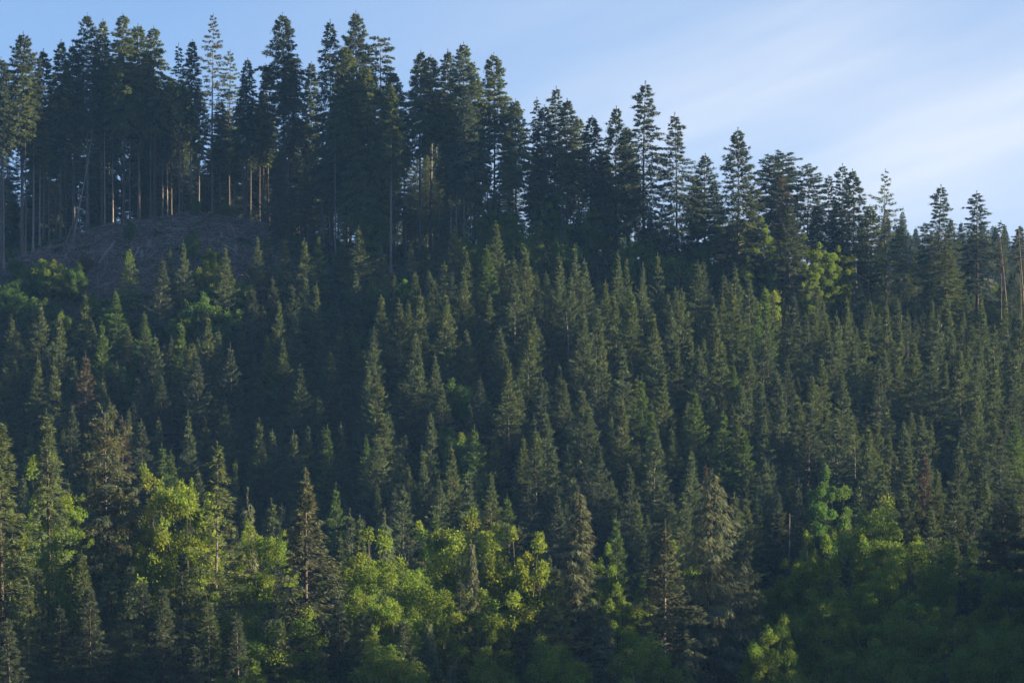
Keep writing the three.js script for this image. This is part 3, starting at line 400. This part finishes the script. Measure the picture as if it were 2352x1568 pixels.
const MAPLES = [
  [1690, 484, 548, 1, 'lime', 'lime maple behind the bare trunk of the conical fir', 1.0], [1738, 500, 549, 3, 'lime', 'broad lime maple on the ridge under the conical fir', 1.0], [1648, 548, 547, 3, 'lime', 'lime maple on the ridge left of the conical fir', 0.9], [1790, 562, 546, 1, 'lime', 'lime maple under the rust-brown fir', 0.9], [1850, 545, 548, 1, 'lime', 'broad lime maple under the broken-topped fir', 0.9], [1890, 560, 546, 3, 'lime', 'lime maple at the end of the ridge thicket', 1.0],
  [1165, 475, 558, 1, 'lime', 'lime maple low among the dense middle firs', 1.0], [1262, 470, 559, 1, 'lime', 'lime maple under the tiered pointed fir', 1.0], [1392, 395, 562, 1, 'yellow', 'tall yellow maple in the gap beside the slender fir', 0.8], [1500, 520, 556, 0, 'lime', 'lime maple under the tall flat-limbed fir', 0.9], [1585, 545, 554, 1, 'lime', 'lime maple under the wide tiered fir', 0.9], [858, 420, 562, 3, 'lime', 'lime maple in the stand below the blunt fir', 0.9],
  [400, 1098, 336, 0, 'yellow', 'yellow-green maple beside the level-limbed conifer', 0.8], [446, 1112, 338, 3, 'yellow', 'narrow maple sprig with clumped yellow leaves', 0.4], [158, 1262, 338, 2, 'lime', 'lime maple behind slim conifers', 0.8], [335, 1210, 342, 1, 'lime', 'lime maple behind the huge brownish conifer', 0.8], [605, 1215, 342, 0, 'lime', 'lime maple left of the dark brown conifer', 0.65], [560, 1370, 322, 1, 'lime', 'lime maple under the level-limbed conifer', 0.9], [650, 1440, 314, 2, 'lime', 'maple at the foot of the dark brown conifer', 1], [30, 1190, 352, 1, 'lime', 'lime maple showing past the edge conifer', 0.7], [130, 1060, 372, 1, 'lime', 'lime maple behind the straight grey-green conifer', 0.7],
  [830, 1236, 324, 1, 'lime', 'tall lime maple beside the brown conifer', 0.95], [880, 1370, 316, 0, 'lime', 'lower lime maple below the tall lime one', 0.85], [905, 1500, 306, 2, 'lime', 'round bright maple at the lower edge below the spreading conifer', 0.9], [985, 1262, 340, 3, 'green', 'green maple left of the domed yellow one', 0.8], [1065, 1198, 336, 0, 'yellow', 'large domed yellow-green maple', 1.0], [1183, 1232, 334, 1, 'yellow', 'upright yellow maple with a finger-like top', 0.85], [1112, 1362, 318, 3, 'yellow', 'golden maple, lower and warmest', 1.1], [970, 1330, 326, 2, 'lime', 'maple under the domed one', 0.8], [1425, 1345, 332, 3, 'lime', 'lime maple between the cedar and brown fir', 0.95], [1470, 1385, 334, 3, 'lime', 'small lime maple beside the brown fir', 0.7], [1490, 1330, 340, 3, 'lime', 'narrow maple behind the brown fir', 0.7],
  [1852, 1238, 350, 1, 'lime', 'upright lime maple beside a bare pole', 0.62], [1795, 1300, 352, 1, 'lime', 'maple left of the bare pole', 0.8], [2010, 1330, 344, 2, 'lime', 'maple between the brown spire and brown cedar', 0.75], [1898, 1078, 420, 3, 'green', 'rounded pale maple among young conifers', 0.8], [2060, 1228, 372, 0, 'lime', 'big maple behind the brown cedar', 0.9], [1990, 1190, 392, 2, 'lime', 'maple just under young conifers', 0.8], [1765, 1450, 326, 2, 'lime', 'small maple beside the weeping cedar', 0.65], [1880, 1390, 336, 2, 'lime', 'round maple below the narrow brown spire', 0.9], [1985, 1420, 330, 0, 'lime', 'dense maple crown below the small conifer', 0.9], [2090, 1405, 332, 2, 'lime', 'wide maple crown below the brown cedar', 0.9], [2200, 1385, 336, 1, 'lime', 'maple below the dark young conifer', 0.9], [2332, 1318, 346, 0, 'lime', 'big maple cut by the picture edge', 0.95], [2275, 1252, 372, 1, 'lime', 'maple beneath the ragged conifer', 0.8], [1935, 1490, 316, 0, 'lime', 'low maple beside the weeping cedars', 0.95], [2060, 1505, 312, 2, 'lime', 'maple crown just above the lower edge', 0.95], [2165, 1490, 320, 1, 'lime', 'maple beside the round corner one', 0.95], [2262, 1462, 306, 2, 'lime', 'round maple in the lower corner', 0.8], [1840, 1535, 308, 1, 'lime', 'maple at the lower edge below the weeping cedars', 0.95], [2345, 1440, 318, 0, 'lime', 'maple cut by edge and lower corner', 1], [1740, 1330, 352, 1, 'lime', 'maple behind the second cedar', 0.8], [1560, 1250, 372, 3, 'lime', 'maple behind the drooping brown fir', 0.8], [1385, 1255, 372, 3, 'lime', 'maple behind the tall pale cedar', 0.7], [2160, 1290, 362, 2, 'lime', 'maple between two brownish conifers', 0.8], [1500, 1480, 306, 2, 'lime', 'maple at the foot of the drooping brown fir', 0.9], [1290, 1500, 305, 2, 'lime', 'maple at the foot of the bushy conifer', 0.8], [560, 1520, 303, 1, 'lime', 'maple at the lower edge below the spreading conifer', 0.9], [1130, 1500, 306, 1, 'lime', 'maple below the golden one', 0.8],
];
for (const [u, v, d, k, tone, words, widen] of MAPLES) {
  const x = xAt(u, d), h = yAt(v, d) - ground(x, d);
  const o = plant('maple_tree', maple[k], tone, M.barkMaple, x, d, h, { widen: widen * (maple[k].H / h) ** 0.35 }); spots.push([x, d]);
  o.userData = { label: words, category: 'maple', group: d > 500 ? 'maples on the ridge' : 'maples of the valley floor' };
}
// broadleaf bushes and small trees up the slope: [across, top, height, kind, tone, distance or none]
const BUSHES = [
  [62, 612, 6, 0, 'green'], [118, 600, 7, 2, 'lime'], [166, 614, 6, 0, 'green'], [18, 648, 7, 2, 'green'], [212, 682, 5.5, 1, 'lime'], [256, 700, 6.5, 0, 'green'], [92, 690, 6.5, 2, 'green'], [150, 722, 6.5, 0, 'lime'], [40, 592, 4, 0, 'green'], [195, 584, 3.4, 0, 'rust'], [296, 508, 4.2, 1, 'green'], [448, 455, 8, 1, 'green', 569], [440, 530, 6, 1, 'green'], [520, 470, 5, 0, 'green', 573], [490, 575, 5, 0, 'lime'],
  [472, 604, 9, 1, 'yellow'], [510, 618, 8, 0, 'yellow'], [562, 655, 7.5, 1, 'lime'], [452, 682, 9, 0, 'green'], [508, 710, 9, 2, 'green'], [418, 722, 8, 1, 'lime'], [262, 830, 8, 0, 'green'], [286, 866, 8, 2, 'green'], [872, 655, 8, 0, 'green'], [930, 650, 8, 2, 'green'], [985, 672, 8, 0, 'lime'], [905, 630, 6, 1, 'lime'], [900, 722, 8, 2, 'green'], [962, 742, 8, 0, 'lime'], [800, 660, 6, 1, 'green'], [822, 765, 8, 0, 'green'], [1424, 714, 8, 1, 'lime'], [1016, 985, 7, 1, 'green'], [1060, 1000, 8, 2, 'lime'], [1060, 880, 7, 0, 'green'], [1095, 900, 7, 0, 'green'],
  [1930, 568, 8, 1, 'yellow', 549], [1712, 590, 9, 2, 'lime', 540], [1770, 615, 8, 0, 'lime', 540], [1755, 668, 7, 1, 'yellow', 532], [1860, 610, 9, 2, 'lime', 540], [1440, 545, 8, 0, 'lime', 549], [1365, 470, 12, 1, 'yellow', 556], [1150, 505, 9, 1, 'lime', 552], [1215, 548, 7, 0, 'lime', 548], [1300, 545, 7, 1, 'lime', 549], [1445, 562, 7, 1, 'lime', 547], [1522, 575, 6, 0, 'lime', 546], [1572, 588, 6, 1, 'lime', 545], [1612, 560, 8, 1, 'lime', 547], [1075, 545, 7, 1, 'lime', 551], [1180, 500, 10, 1, 'yellow', 556], [1225, 520, 9, 1, 'lime', 556], [1120, 470, 10, 1, 'lime', 558], [1392, 480, 14, 1, 'lime', 560], [1150, 520, 9, 0, 'lime', 558], [860, 470, 12, 1, 'lime', 562], [1212, 552, 7, 0, 'yellow', 552], [1495, 520, 10, 1, 'lime', 560], [1548, 560, 8, 0, 'yellow', 556], [1030, 480, 12, 1, 'green', 566], [1090, 520, 9, 1, 'lime', 562], [1320, 500, 11, 0, 'green', 562], [1590, 600, 6, 0, 'green', 550], [1960, 690, 4, 0, 'green'], [2010, 700, 4, 2, 'lime'], [2060, 690, 4, 1, 'green'], [2110, 702, 4, 2, 'green'], [2150, 695, 4, 0, 'lime'], [2205, 705, 4, 2, 'green'], [2260, 712, 4, 1, 'green'], [2310, 715, 4, 0, 'lime'], [1925, 672, 5, 2, 'green'], [2270, 660, 9, 0, 'lime', 590], [2330, 640, 9, 1, 'green', 600], [1525, 930, 6, 1, 'bright'], [1800, 1115, 5, 0, 'lime'],
];
BUSHES.forEach(([u, v, h, k, tone, dd]) => {
  const d = dd ?? tipHit(u, v, h); if (!d) return; const x = xAt(u, d), hh = dd ? Math.max(3, yAt(v, d) - ground(x, d)) : h, big = hh > 12;
  const kind = big ? maple[3] : bush[k], o = plant(big ? 'maple_tree' : 'bush', kind, tone, M.barkMaple, x, d, hh, { widen: big ? 0.9 : rr(0.9, 1.15) }); spots.push([x, d]);
  tell(o, `${TONE_WORD[tone]} leafy ${big ? 'tree' : 'bush'}`, big ? 'maple' : 'bush', big ? 'leafy trees under the firs' : 'leafy bushes on the slope', hh, big ? '{w} among the firs, {o} down below {l}' : '{w} on the slope, {o} down below {l}');
});
{ const d = tipHit(297, 574, 11.5), o = plant('leafy_tree', spire, 'lime', M.barkMaple, xAt(297, d), d, 11.5, { widen: 1 }); spots.push([xAt(297, d), d]); o.userData = { label: 'bright green pyramid-shaped tree at the foot of the clearing', category: 'tree' }; }

// ---------------------------------------------------------------- young conifers of the slope: their tips as read in enlarged parts of the picture
const PARTS = [
  [0, 450, 3.357, 1300, 585, 1390, 525, 1510, 470, 1835, 505, 2110, 440, 2190, 390, 2330, 430, 685, 880, 945, 860, 320, 960, 100, 1085, 495, 1060, 830, 1130, 1265, 1240, 1465, 1100, 1625, 1065, 1705, 1050, 1785, 1180, 1495, 1240, 1545, 1310, 2250, 760, 2185, 920, 2280, 950, 2140, 990, 2070, 850, 2195, 1240, 1655, 1400, 2085, 1380, 1890, 1300, 1612, 1370, 40, 1410, 300, 1420, 455, 1440, 605, 1430, 690, 1370, 830, 1450, 2330, 1270, 1050, 1150, 1180, 1050],
  [600, 450, 3.357, 485, 455, 590, 420, 815, 340, 905, 350, 1090, 420, 1470, 470, 1565, 400, 1700, 340, 1605, 630, 1820, 540, 1975, 500, 2065, 300, 2170, 550, 2105, 580, 2290, 500, 370, 820, 470, 720, 575, 795, 330, 960, 405, 1040, 445, 1480, 1110, 910, 1260, 940, 1335, 960, 1395, 720, 1435, 870, 1530, 770, 1640, 880, 1945, 590, 1360, 1240, 1450, 1300, 915, 1320, 1065, 1270, 1560, 1390, 1665, 1290, 1005, 1460, 775, 1110, 1075, 1520, 2310, 1090, 2155, 1440, 2245, 1480, 1040, 1180, 620, 1180, 700, 1330, 1780, 690, 1900, 760, 2200, 780],
  [1200, 600, 3.357, 85, 90, 160, 40, 275, 40, 385, 0, 560, 60, 685, 0, 765, 110, 930, 270, 650, 245, 530, 290, 460, 275, 375, 325, 340, 560, 290, 690, 755, 560, 850, 490, 955, 530, 910, 690, 1020, 400, 1140, 330, 1165, 385, 1240, 150, 1355, 60, 1530, 120, 1505, 350, 1570, 340, 1610, 430, 1695, 120, 1750, 100, 1325, 540, 1470, 520, 1640, 730, 1695, 820, 1740, 760, 1520, 800, 1380, 790, 1340, 820, 1080, 800, 1860, 630, 1830, 690, 1790, 460, 1900, 400, 1720, 470, 2030, 520, 2015, 640, 2155, 470, 2270, 580, 2230, 780, 2110, 840, 1890, 790, 1930, 830, 1985, 970, 850, 980, 560, 980, 600, 1110, 405, 1040, 235, 1000, 145, 930, 740, 1150, 660, 1340, 805, 1310, 440, 1350, 350, 1400, 970, 1330, 1080, 1270, 1185, 1060, 1240, 1050, 1385, 1030, 1310, 1280, 1335, 1450, 1710, 1090, 1690, 1170, 1900, 1360, 2010, 1390, 2120, 1150, 2055, 1130, 2220, 1080, 2250, 1250, 1890, 1170, 1105, 80, 1040, 40, 1900, 230, 2010, 150, 2120, 240, 2250, 330, 1970, 330],
  [1800, 750, 3.357, 255, 80, 415, 0, 505, 120, 570, 30, 745, 110, 820, 30, 960, 240, 215, 290, 100, 320, 405, 430, 340, 520, 470, 520, 610, 540, 675, 430, 715, 400, 765, 300, 870, 580, 820, 210, 1050, 150, 1180, 190, 1330, 360, 1180, 430, 1225, 340, 1110, 480, 1370, 120, 1470, 260, 1590, 370, 1625, 200, 1715, 430, 1830, 310, 1895, 310, 1985, 240, 1970, 450, 1975, 650, 1935, 750, 2110, 440, 2305, 410, 2240, 560, 2060, 800, 1515, 850, 1590, 940, 1395, 1010, 1355, 930, 1155, 930, 1255, 1040, 815, 880, 970, 880, 730, 810, 580, 790, 515, 720, 480, 690, 1540, 1170, 1410, 1240, 1825, 1110, 1790, 1420, 1640, 1330, 1245, 1470, 1205, 1330, 1385, 1470, 2040, 1340, 2170, 1010, 2270, 890, 60, 990, 100, 660, 240, 1240, 290, 1280, 500, 1410, 585, 1440, 1080, 970, 985, 860, 370, 700, 2340, 930, 1400, 20, 1640, 20, 1840, 30, 2020, 20, 2210, 60, 1250, -40, 1100, -60, 900, -80, 700, -60, 480, -120, 1600, -60, 1750, -100, 2000, -90, 2200, -60, 2320, 60, 2100, 150],
  [0, 1000, 2.351, 810, 50, 905, 45, 1090, 10, 1175, 50, 1490, 50, 1560, 110, 1600, 60, 1585, 510, 935, 190, 1350, 280, 985, 230, 700, 40, 620, -60, 400, -30, 1290, -40],
  [600, 1000, 2.351, 270, 120, 380, 110, 470, 90, 550, 80, 695, 150, 735, 200, 745, 150, 800, 0, 890, 170, 1035, 210, 1060, 20, 1185, 200, 1320, 90, 1350, 180, 1420, 140, 1585, 150, 1100, 390, 1295, 350, 1410, 360, 1510, 500, 1085, 560, 345, 330, 185, 620, 175, 500, 350, 90, 620, 570, 520, 420, 760, 430, 900, 430],
  [1200, 1000, 2.351, 175, 145, 265, 110, 250, 40, 310, 10, 455, 0, 560, 0, 360, 220, 455, 210, 540, 180, 615, 190, 680, 0, 935, 80, 915, 0, 965, 400, 1140, 250, 1225, 310, 1330, 10, 1410, 40, 1450, 100, 1570, 0, 1580, 290, 1620, 330, 365, 480, 100, 500, 720, 590, 1045, 500, 1020, 520, 790, 330, 850, 520, 1100, 480, 1400, 480],
  [1800, 1000, 2.351, 165, 290, 350, 400, 410, 410, 870, 430, 965, 440, 1155, 350, 1275, 190, 1430, 350, 1250, 400, 990, 280, 1100, 240, 880, 140, 810, 70, 955, 70, 1060, 10, 1120, 70, 1590, 50, 1380, 550, 1120, 560, 1640, 350, 60, 480, 700, 430, 780, 250, 640, 560],
];
setSeed(4242);
const tips = [];
for (const [x0, y0, k, ...q] of PARTS) for (let i = 0; i < q.length; i += 2) { const u = (x0 + q[i] / k) * 0.9408, v = (y0 + q[i + 1] / k) * 0.9408; if (!tips.some((t) => Math.hypot(t[0] - u, t[1] - v) < 12)) tips.push([u, v]); }
tips.sort((a, b) => a[1] - b[1]);
const youngTone = (x, d) => { const n = noise.noise(x * 0.05, d * 0.05, 7) + gs() * 0.5; return n > 0.5 ? 'bright' : n > 0.05 ? 'olive' : n > -0.42 ? 'greygreen' : 'deep'; };
const youngWord = ['slim', 'narrow', 'full', 'thin', 'even', 'neat', 'wide', 'slender', 'open', 'dense'];
let nYoung = 0;
for (const [u, v] of tips) {
  let best = null;
  for (let k = 0; k < 7; k++) { const h = rr(10.5, 18.5), d = tipHit(u, v, h); if (!d) continue; const x = xAt(u, d); let m = 9; for (const s of spots) m = Math.min(m, Math.hypot(s[0] - x, s[1] - d)); if (inClearing(x, d) && h > 12) m -= 2; if (!best || m > best[0]) best = [m, d, h]; }
  if (!best) continue;
  const [, d, h] = best, x = xAt(u, d), k = Math.floor(rnd() * 10), tone = rnd() < 0.015 ? 'rust' : youngTone(x, d);
  const o = plant('young_conifer', young[k], tone, M.barkGrey, x, d, h, { widen: rr(0.8, 1.22), lean: gs() * 0.035, leanAz: rnd() * 6 }); spots.push([x, d]); nYoung++;
  tell(o, `${youngWord[k]} ${TONE_WORD[tone]} young conifer`, 'conifer', 'young conifers on the slope', h);
}
// shorter ones between them
let nFill = 0;
for (let i = 0; i < 3000 && nFill < 14; i++) {
  const d = rr(408, 545), u = rr(-20, 2372), x = xAt(u, d), h = rr(7, 10.5), v = CV - (ground(x, d) + h) * F / d;
  if (near(x, d, 4.2) || inClearing(x, d) || v > 1300 || (u < 660 && v < 700)) continue;
  const k = Math.floor(rnd() * 10), tone = youngTone(x, d), o = plant('young_conifer', young[k], tone, M.barkGrey, x, d, h, { widen: rr(1, 1.3) }); spots.push([x, d]); nFill++;
  tell(o, `short ${TONE_WORD[tone]} young conifer`, 'conifer', 'young conifers on the slope', h);
}
{ const seen = new Set(); let tri = 0; scene.traverse((o) => { if (o.geometry && !seen.has(o.geometry)) { seen.add(o.geometry); tri += o.geometry.index ? o.geometry.index.count / 3 : 0; } }); console.log('triangles', tri); }


// ---------------------------------------------------------------- bare dead trees
function deadTree(u0, v0, u1, v1, r, nb, label, mat, d0, tuft) {
  const base = d0 ? V(xAt(u0, d0), ground(xAt(u0, d0), d0), -d0) : groundHit(u0, v0); if (!base) return; const d = -base.z;
  const o = new THREE.Group(); o.name = numbered('dead_tree'); o.position.copy(base);
  const top = V(xAt(u1, d) - base.x, yAt(v1, d) - base.y, 0), bt = new Build(), pts = [], rad_ = [];
  for (let k = 0; k <= 8; k++) { const t = k / 8; pts.push(V(top.x * t + Math.sin(t * 5 + u0) * 0.12, top.y * t - (k ? 0 : 0.5), Math.sin(t * 4) * 0.15)); rad_.push(r * (1 - 0.8 * t)); }
  bt.tube(pts, rad_, 8); const t = new THREE.Mesh(bt.geo(true), mat); t.name = 'trunk'; o.add(t);
  for (let k = 0; k < nb; k++) {
    const q = rr(0.3, 0.97), p = pts[Math.min(8, Math.round(q * 8))], a = rnd() * 6.283, L = rr(0.5, 2.2) * (1.15 - q * 0.6), b = new Build();
    b.tube([p.clone(), p.clone().add(V(Math.cos(a) * L * 0.6, rr(-0.1, 0.25) * L, Math.sin(a) * L * 0.6)), p.clone().add(V(Math.cos(a) * L, rr(0.1, 0.55) * L, Math.sin(a) * L))], [r * 0.28, r * 0.2, 0.012], 4);
    const m = new THREE.Mesh(b.geo(true), mat); m.name = 'branch'; o.add(m);
  }
  if (tuft) { const c = new Build(); for (let k = 0; k < 260; k++) { const a = rnd() * 6.283, q = rr(0.84, 1), p = V(top.x * q, top.y * q, 0), L = rr(0.1, 1.3); c.blade(p.x + Math.cos(a) * L, p.y + gs() * 0.2 + L * 0.15, p.z + Math.sin(a) * L, Math.cos(a), -0.3, Math.sin(a), -Math.sin(a), 0.2, Math.cos(a), 0.36, 0.1, rr(0.8, 1.2), rr(0.8, 1.1), 1); } const m = new THREE.Mesh(c.geo(), TONE.greygreen); m.name = 'crown'; o.add(m); }
  o.userData = { label, category: 'dead tree', group: 'bare dead trees' }; shadows(o); scene.add(o);
}
deadTree(168, 558, 212, 300, 0.22, 6, 'bare trunk leaning strongly over the clearing edge', M.barkPale);
deadTree(150, 560, 178, 470, 0.10, 3, 'thin bent bare stem beside the leaning trunk', M.barkPale);
deadTree(1306, 868, 1302, 716, 0.16, 5, 'pale bare trunk with a small tuft of green on top', M.barkPale, null, true);
deadTree(1973, 706, 1968, 606, 0.18, 14, 'white dead tree with bare crooked branches under dark firs', M.barkPale, 548);
deadTree(2000, 700, 1996, 560, 0.14, 10, 'grey bare stem beside the white dead tree', M.barkGrey, 550);
deadTree(1817, 1300, 1815, 1180, 0.22, 5, 'bare grey pole rising over the lit maple', M.barkGrey, 352);
deadTree(528, 505, 530, 395, 0.09, 3, 'thin broken stem on top of the knoll', M.barkPale, 573);
deadTree(537, 505, 539, 410, 0.07, 2, 'thinnest broken stem on top of the knoll', M.barkPale, 574);
deadTree(2318, 730, 2300, 545, 0.2, 18, 'brown bare trunk near the picture edge', M.barkRed, 553);
deadTree(2356, 740, 2342, 520, 0.22, 20, 'brown bare trunk cut by the picture edge', M.barkRed, 551);
deadTree(1080, 560, 1040, 420, 0.2, 10, 'crooked grey stem leaning in the dense stand', M.barkGrey, 558);
deadTree(745, 560, 735, 430, 0.2, 9, 'forked grey stem beside the lone broad fir', M.barkGrey, 567);
deadTree(1165, 945, 1163, 885, 0.12, 8, 'short reddish bare spike among young conifers', M.barkRed);
deadTree(1056, 960, 1052, 880, 0.12, 8, 'bare brown spike among young conifers', M.barkRed);

// ---------------------------------------------------------------- logs, stumps and brush on the clearing
function log(u0, v0, u1, v1, r, label) {
  const a = groundHit(u0, v0, 480), b = groundHit(u1, v1, 480); if (!a || !b) return; const m = a.clone().lerp(b, 0.5); m.y = ground(m.x, -m.z) + r * 0.6 + 0.12; a.y += r * 0.7; b.y += r * 0.5; m.x += 0.25;
  const bt = new Build(); bt.tube([a, a.clone().lerp(m, 0.5), m, m.clone().lerp(b, 0.5).add(V(-0.15, 0, 0)), b], [r * 1.15, r * 1.05, r, r * 0.8, r * 0.55], 9, 0.4);
  const g = new THREE.Group(); g.name = numbered('log'); g.position.copy(a); bt.p.forEach((_, i) => { bt.p[i] -= [a.x, a.y, a.z][i % 3]; });
  const t = new THREE.Mesh(bt.geo(true), M.wood); t.name = 'stem'; g.add(t);
  const st = new Build(); st.tube([V(0, 0, 0).lerp(m.clone().sub(a), 0.6), V(0, 0, 0).lerp(m.clone().sub(a), 0.6).add(V(0.5, 0.6, 0.3))], [r * 0.35, r * 0.15], 5); const s = new THREE.Mesh(st.geo(true), M.wood); s.name = 'branch_stub'; g.add(s);
  g.userData = { label, category: 'log', group: 'fallen logs on the clearing' }; shadows(g); scene.add(g);
}
log(263, 560, 227, 606, 0.26, 'long pale fallen log slanting down the clearing');
log(318, 572, 306, 596, 0.22, 'short pale log beside the stump');
log(400, 527, 431, 531, 0.16, 'pale log lying level near the top of the clearing');
log(222, 664, 262, 648, 0.18, 'grey log low on the clearing');
log(372, 561, 392, 562, 0.14, 'small level log in mid-clearing');
log(510, 562, 560, 600, 0.16, 'grey log sloping on the far side of the clearing');
function stump(u, v, r, h, label) {
  const b = groundHit(u, v, 480); if (!b) return; const bt = new Build(); bt.tube([V(0, -0.4, 0), V(0, 0.05, 0), V(0, h * 0.4, 0), V(0.03, h, 0.02)], [r * 1.7, r * 1.35, r * 1.05, r], 11, 0.4);
  const g = new THREE.Group(); g.name = numbered('tree_stump'); g.position.copy(b); const s = new THREE.Mesh(bt.geo(true), M.wood); s.name = 'stem'; const c = new THREE.Mesh(new THREE.CylinderGeometry(r * 0.94, r * 0.94, 0.03, 11), M.cutWood); c.name = 'cut_face'; c.position.set(0.03, h + 0.014, 0.02); g.add(s, c);
  g.userData = { label, category: 'stump', group: 'stumps on the clearing' }; shadows(g); scene.add(g);
}
stump(341, 566, 0.42, 1.0, 'upright pale stump in the middle of the clearing'); stump(325, 588, 0.35, 0.9, 'stump beside the short pale log'); stump(508, 545, 0.35, 0.6, 'low stump near the top of the clearing'); stump(540, 572, 0.3, 0.6, 'low stump on the far side of the clearing'); stump(150, 595, 0.3, 0.7, 'small stump near the thin trunks');
{
  setSeed(909); const g = new THREE.CylinderGeometry(0.018, 0.045, 1, 4), N = 5200, im = new THREE.InstancedMesh(g, M.stick, N), m = new THREE.Matrix4(), q = new THREE.Quaternion(), col = new THREE.Color(); let k = 0;
  for (let i = 0; i < 60000 && k < N; i++) {
    const d = rr(505, 577), x = xAt(rr(-40, 680), d); if (!inClearing(x, d)) continue;
    const slopeAt = (ground(x, d + 0.5) - ground(x, d - 0.5)), a = rnd() * 6.283, L = rr(0.4, 2.6) * (rnd() < 0.15 ? 1.7 : 1), dir = V(Math.cos(a), gs() * 0.25 - Math.sin(a) * -slopeAt, -Math.sin(a)).normalize();
    q.setFromUnitVectors(V(0, 1, 0), dir); m.compose(V(x, ground(x, d) + rr(0.02, 0.28), -d), q, V(rr(0.7, 1.6), L, rr(0.7, 1.6))); im.setMatrixAt(k, m); const t = rr(0.5, 1.7); im.setColorAt(k, col.setRGB(t, t * rr(0.92, 1.02), t * rr(0.88, 1.05))); k++;
  }
  im.count = k; im.name = 'branch_debris'; im.userData = { kind: 'stuff', label: 'cut branches and brush scattered over the bare clearing', category: 'debris' }; im.castShadow = im.receiveShadow = true; scene.add(im);
}
{
  setSeed(515); const b = new Build();
  for (let i = 0; i < 46; i++) { const a = rnd() * 6.283, e = rr(0.15, 1.1), r = rr(0, 0.35), t = rr(0.7, 1.3); b.blade(Math.cos(a) * r, rr(0, 0.25), Math.sin(a) * r, Math.cos(a) * Math.cos(e), Math.sin(e), Math.sin(a) * Math.cos(e), -Math.sin(a), gs() * 0.2, Math.cos(a), rr(0.4, 0.9), rr(0.12, 0.22), t * rr(0.9, 1.1), t, t * 0.9); }
  const N = 14000, im = new THREE.InstancedMesh(b.geo(), TONE.fern, N), m = new THREE.Matrix4(), q = new THREE.Quaternion(), up = V(0, 1, 0), col = new THREE.Color(); let k = 0;
  for (let i = 0; i < N * 2 && k < N; i++) { const d = i % 4 ? rr(404, 600) : rr(296, 404), x = xAt(rr(-60, 2412), d); if (inClearing(x, d) && rnd() < 0.93) continue; const s = rr(0.7, 1.9); q.setFromAxisAngle(up, rnd() * 6.283); m.compose(V(x, ground(x, d) - 0.05, -d), q, V(s, s * rr(0.6, 1.1), s)); im.setMatrixAt(k, m); const t = rr(0.6, 1.3); im.setColorAt(k, col.setRGB(t * rr(0.9, 1.25), t, t)); k++; }
  im.count = k; im.name = 'undergrowth'; im.userData = { kind: 'stuff', label: 'low ferns and brush covering the forest floor', category: 'undergrowth' }; im.castShadow = im.receiveShadow = true; scene.add(im);
}
{
  setSeed(616); const g = new THREE.Group(); g.name = 'conifer_thicket'; g.userData = { kind: 'stuff', label: 'shorter young conifers filling the gaps on the slope', category: 'conifers' };
  const at = young.map(() => []); let n = 0;
  for (let i = 0; i < 30000 && n < 640; i++) {
    const u = rr(-30, 2382), d = rr(406, u > 1880 ? 576 : 548), x = xAt(u, d), h = rr(d > 548 ? 5 : 7.5, d > 548 ? 8 : 13.5), v = CV - (ground(x, d) + h) * F / d;
    if (near(x, d, 2.1) || inClearing(x, d) || (u < 660 && v < 690)) continue; spots.push([x, d]); n++;
    const k = Math.floor(rnd() * young.length), s = h / 15, w = s * rr(1, 1.4); at[k].push(new THREE.Matrix4().compose(V(x, ground(x, d), -d), new THREE.Quaternion().setFromAxisAngle(V(0, 1, 0), rnd() * 6.283), V(w, s, w)));
  }
  at.forEach((list, k) => { for (const [nm, geo, mat] of [['trunk', young[k].trunk, M.barkGrey], ['crown', young[k].crown, [TONE.greygreen, TONE.olive, TONE.deep][k % 3]]]) { const im = new THREE.InstancedMesh(geo, mat, list.length); list.forEach((m, j) => im.setMatrixAt(j, m)); im.name = nm; im.userData = { kind: 'stuff' }; im.castShadow = im.receiveShadow = true; g.add(im); } });
  scene.add(g); console.log('thicket', n);
}
// ---------------------------------------------------------------- the wood goes on beyond the frame, on the sun's side and to the left
{
  setSeed(2024); const g = new THREE.Group(); g.name = 'surrounding_forest'; g.userData = { kind: 'stuff', label: 'forest continuing past the edges of the picture', category: 'forest' };
  const list = new Map(), put = (kind, tone, x, d, h) => { const key = kind.trunk.uuid + tone; if (!list.has(key)) list.set(key, { kind, tone, at: [] }); const s = h / kind.H; list.get(key).at.push(new THREE.Matrix4().compose(V(x, ground(x, d), -d), new THREE.Quaternion().setFromAxisAngle(V(0, 1, 0), rnd() * 6.283), V(s, s, s))); };
  const edge = (d) => d * CU / F + 5;
  for (let i = 0; i < 170; i++) { const d = rr(280, 412), x = edge(d) + rr(2, 70); put(pick([full[0], full[1], full[0], tall.pointed[1]]), pick(['deep', 'olive']), x, d, rr(29, 41)); }
  for (let i = 0; i < 120; i++) { const d = rr(412, 545), x = edge(d) + rr(0, 60); put(pick(young), pick(['olive', 'greygreen', 'deep']), x, d, rr(11, 17)); }
  for (let i = 0; i < 6; i++) { const d = rr(556, 590), x = edge(d) + rr(2, 120); put(pick([...tall.pointed, ...tall.layered]), pick(['deep', 'olive']), x, d, rr(20, 28)); }
  for (let i = 0; i < 50; i++) { const d = rr(420, 540), x = -edge(d) - rr(0, 30); put(pick(young), pick(['olive', 'greygreen', 'deep']), x, d, rr(11, 17)); }
  for (const { kind, tone, at } of list.values()) for (const [n, geo, mat] of [['trunk', kind.trunk, M.barkBrown], ['crown', kind.crown, TONE[tone]]]) { const im = new THREE.InstancedMesh(geo, mat, at.length); at.forEach((m, k) => im.setMatrixAt(k, m)); im.name = n; im.userData = { kind: 'stuff' }; im.castShadow = im.receiveShadow = true; g.add(im); }
  scene.add(g);
}
writeLabels();
renderer.render(scene, camera);
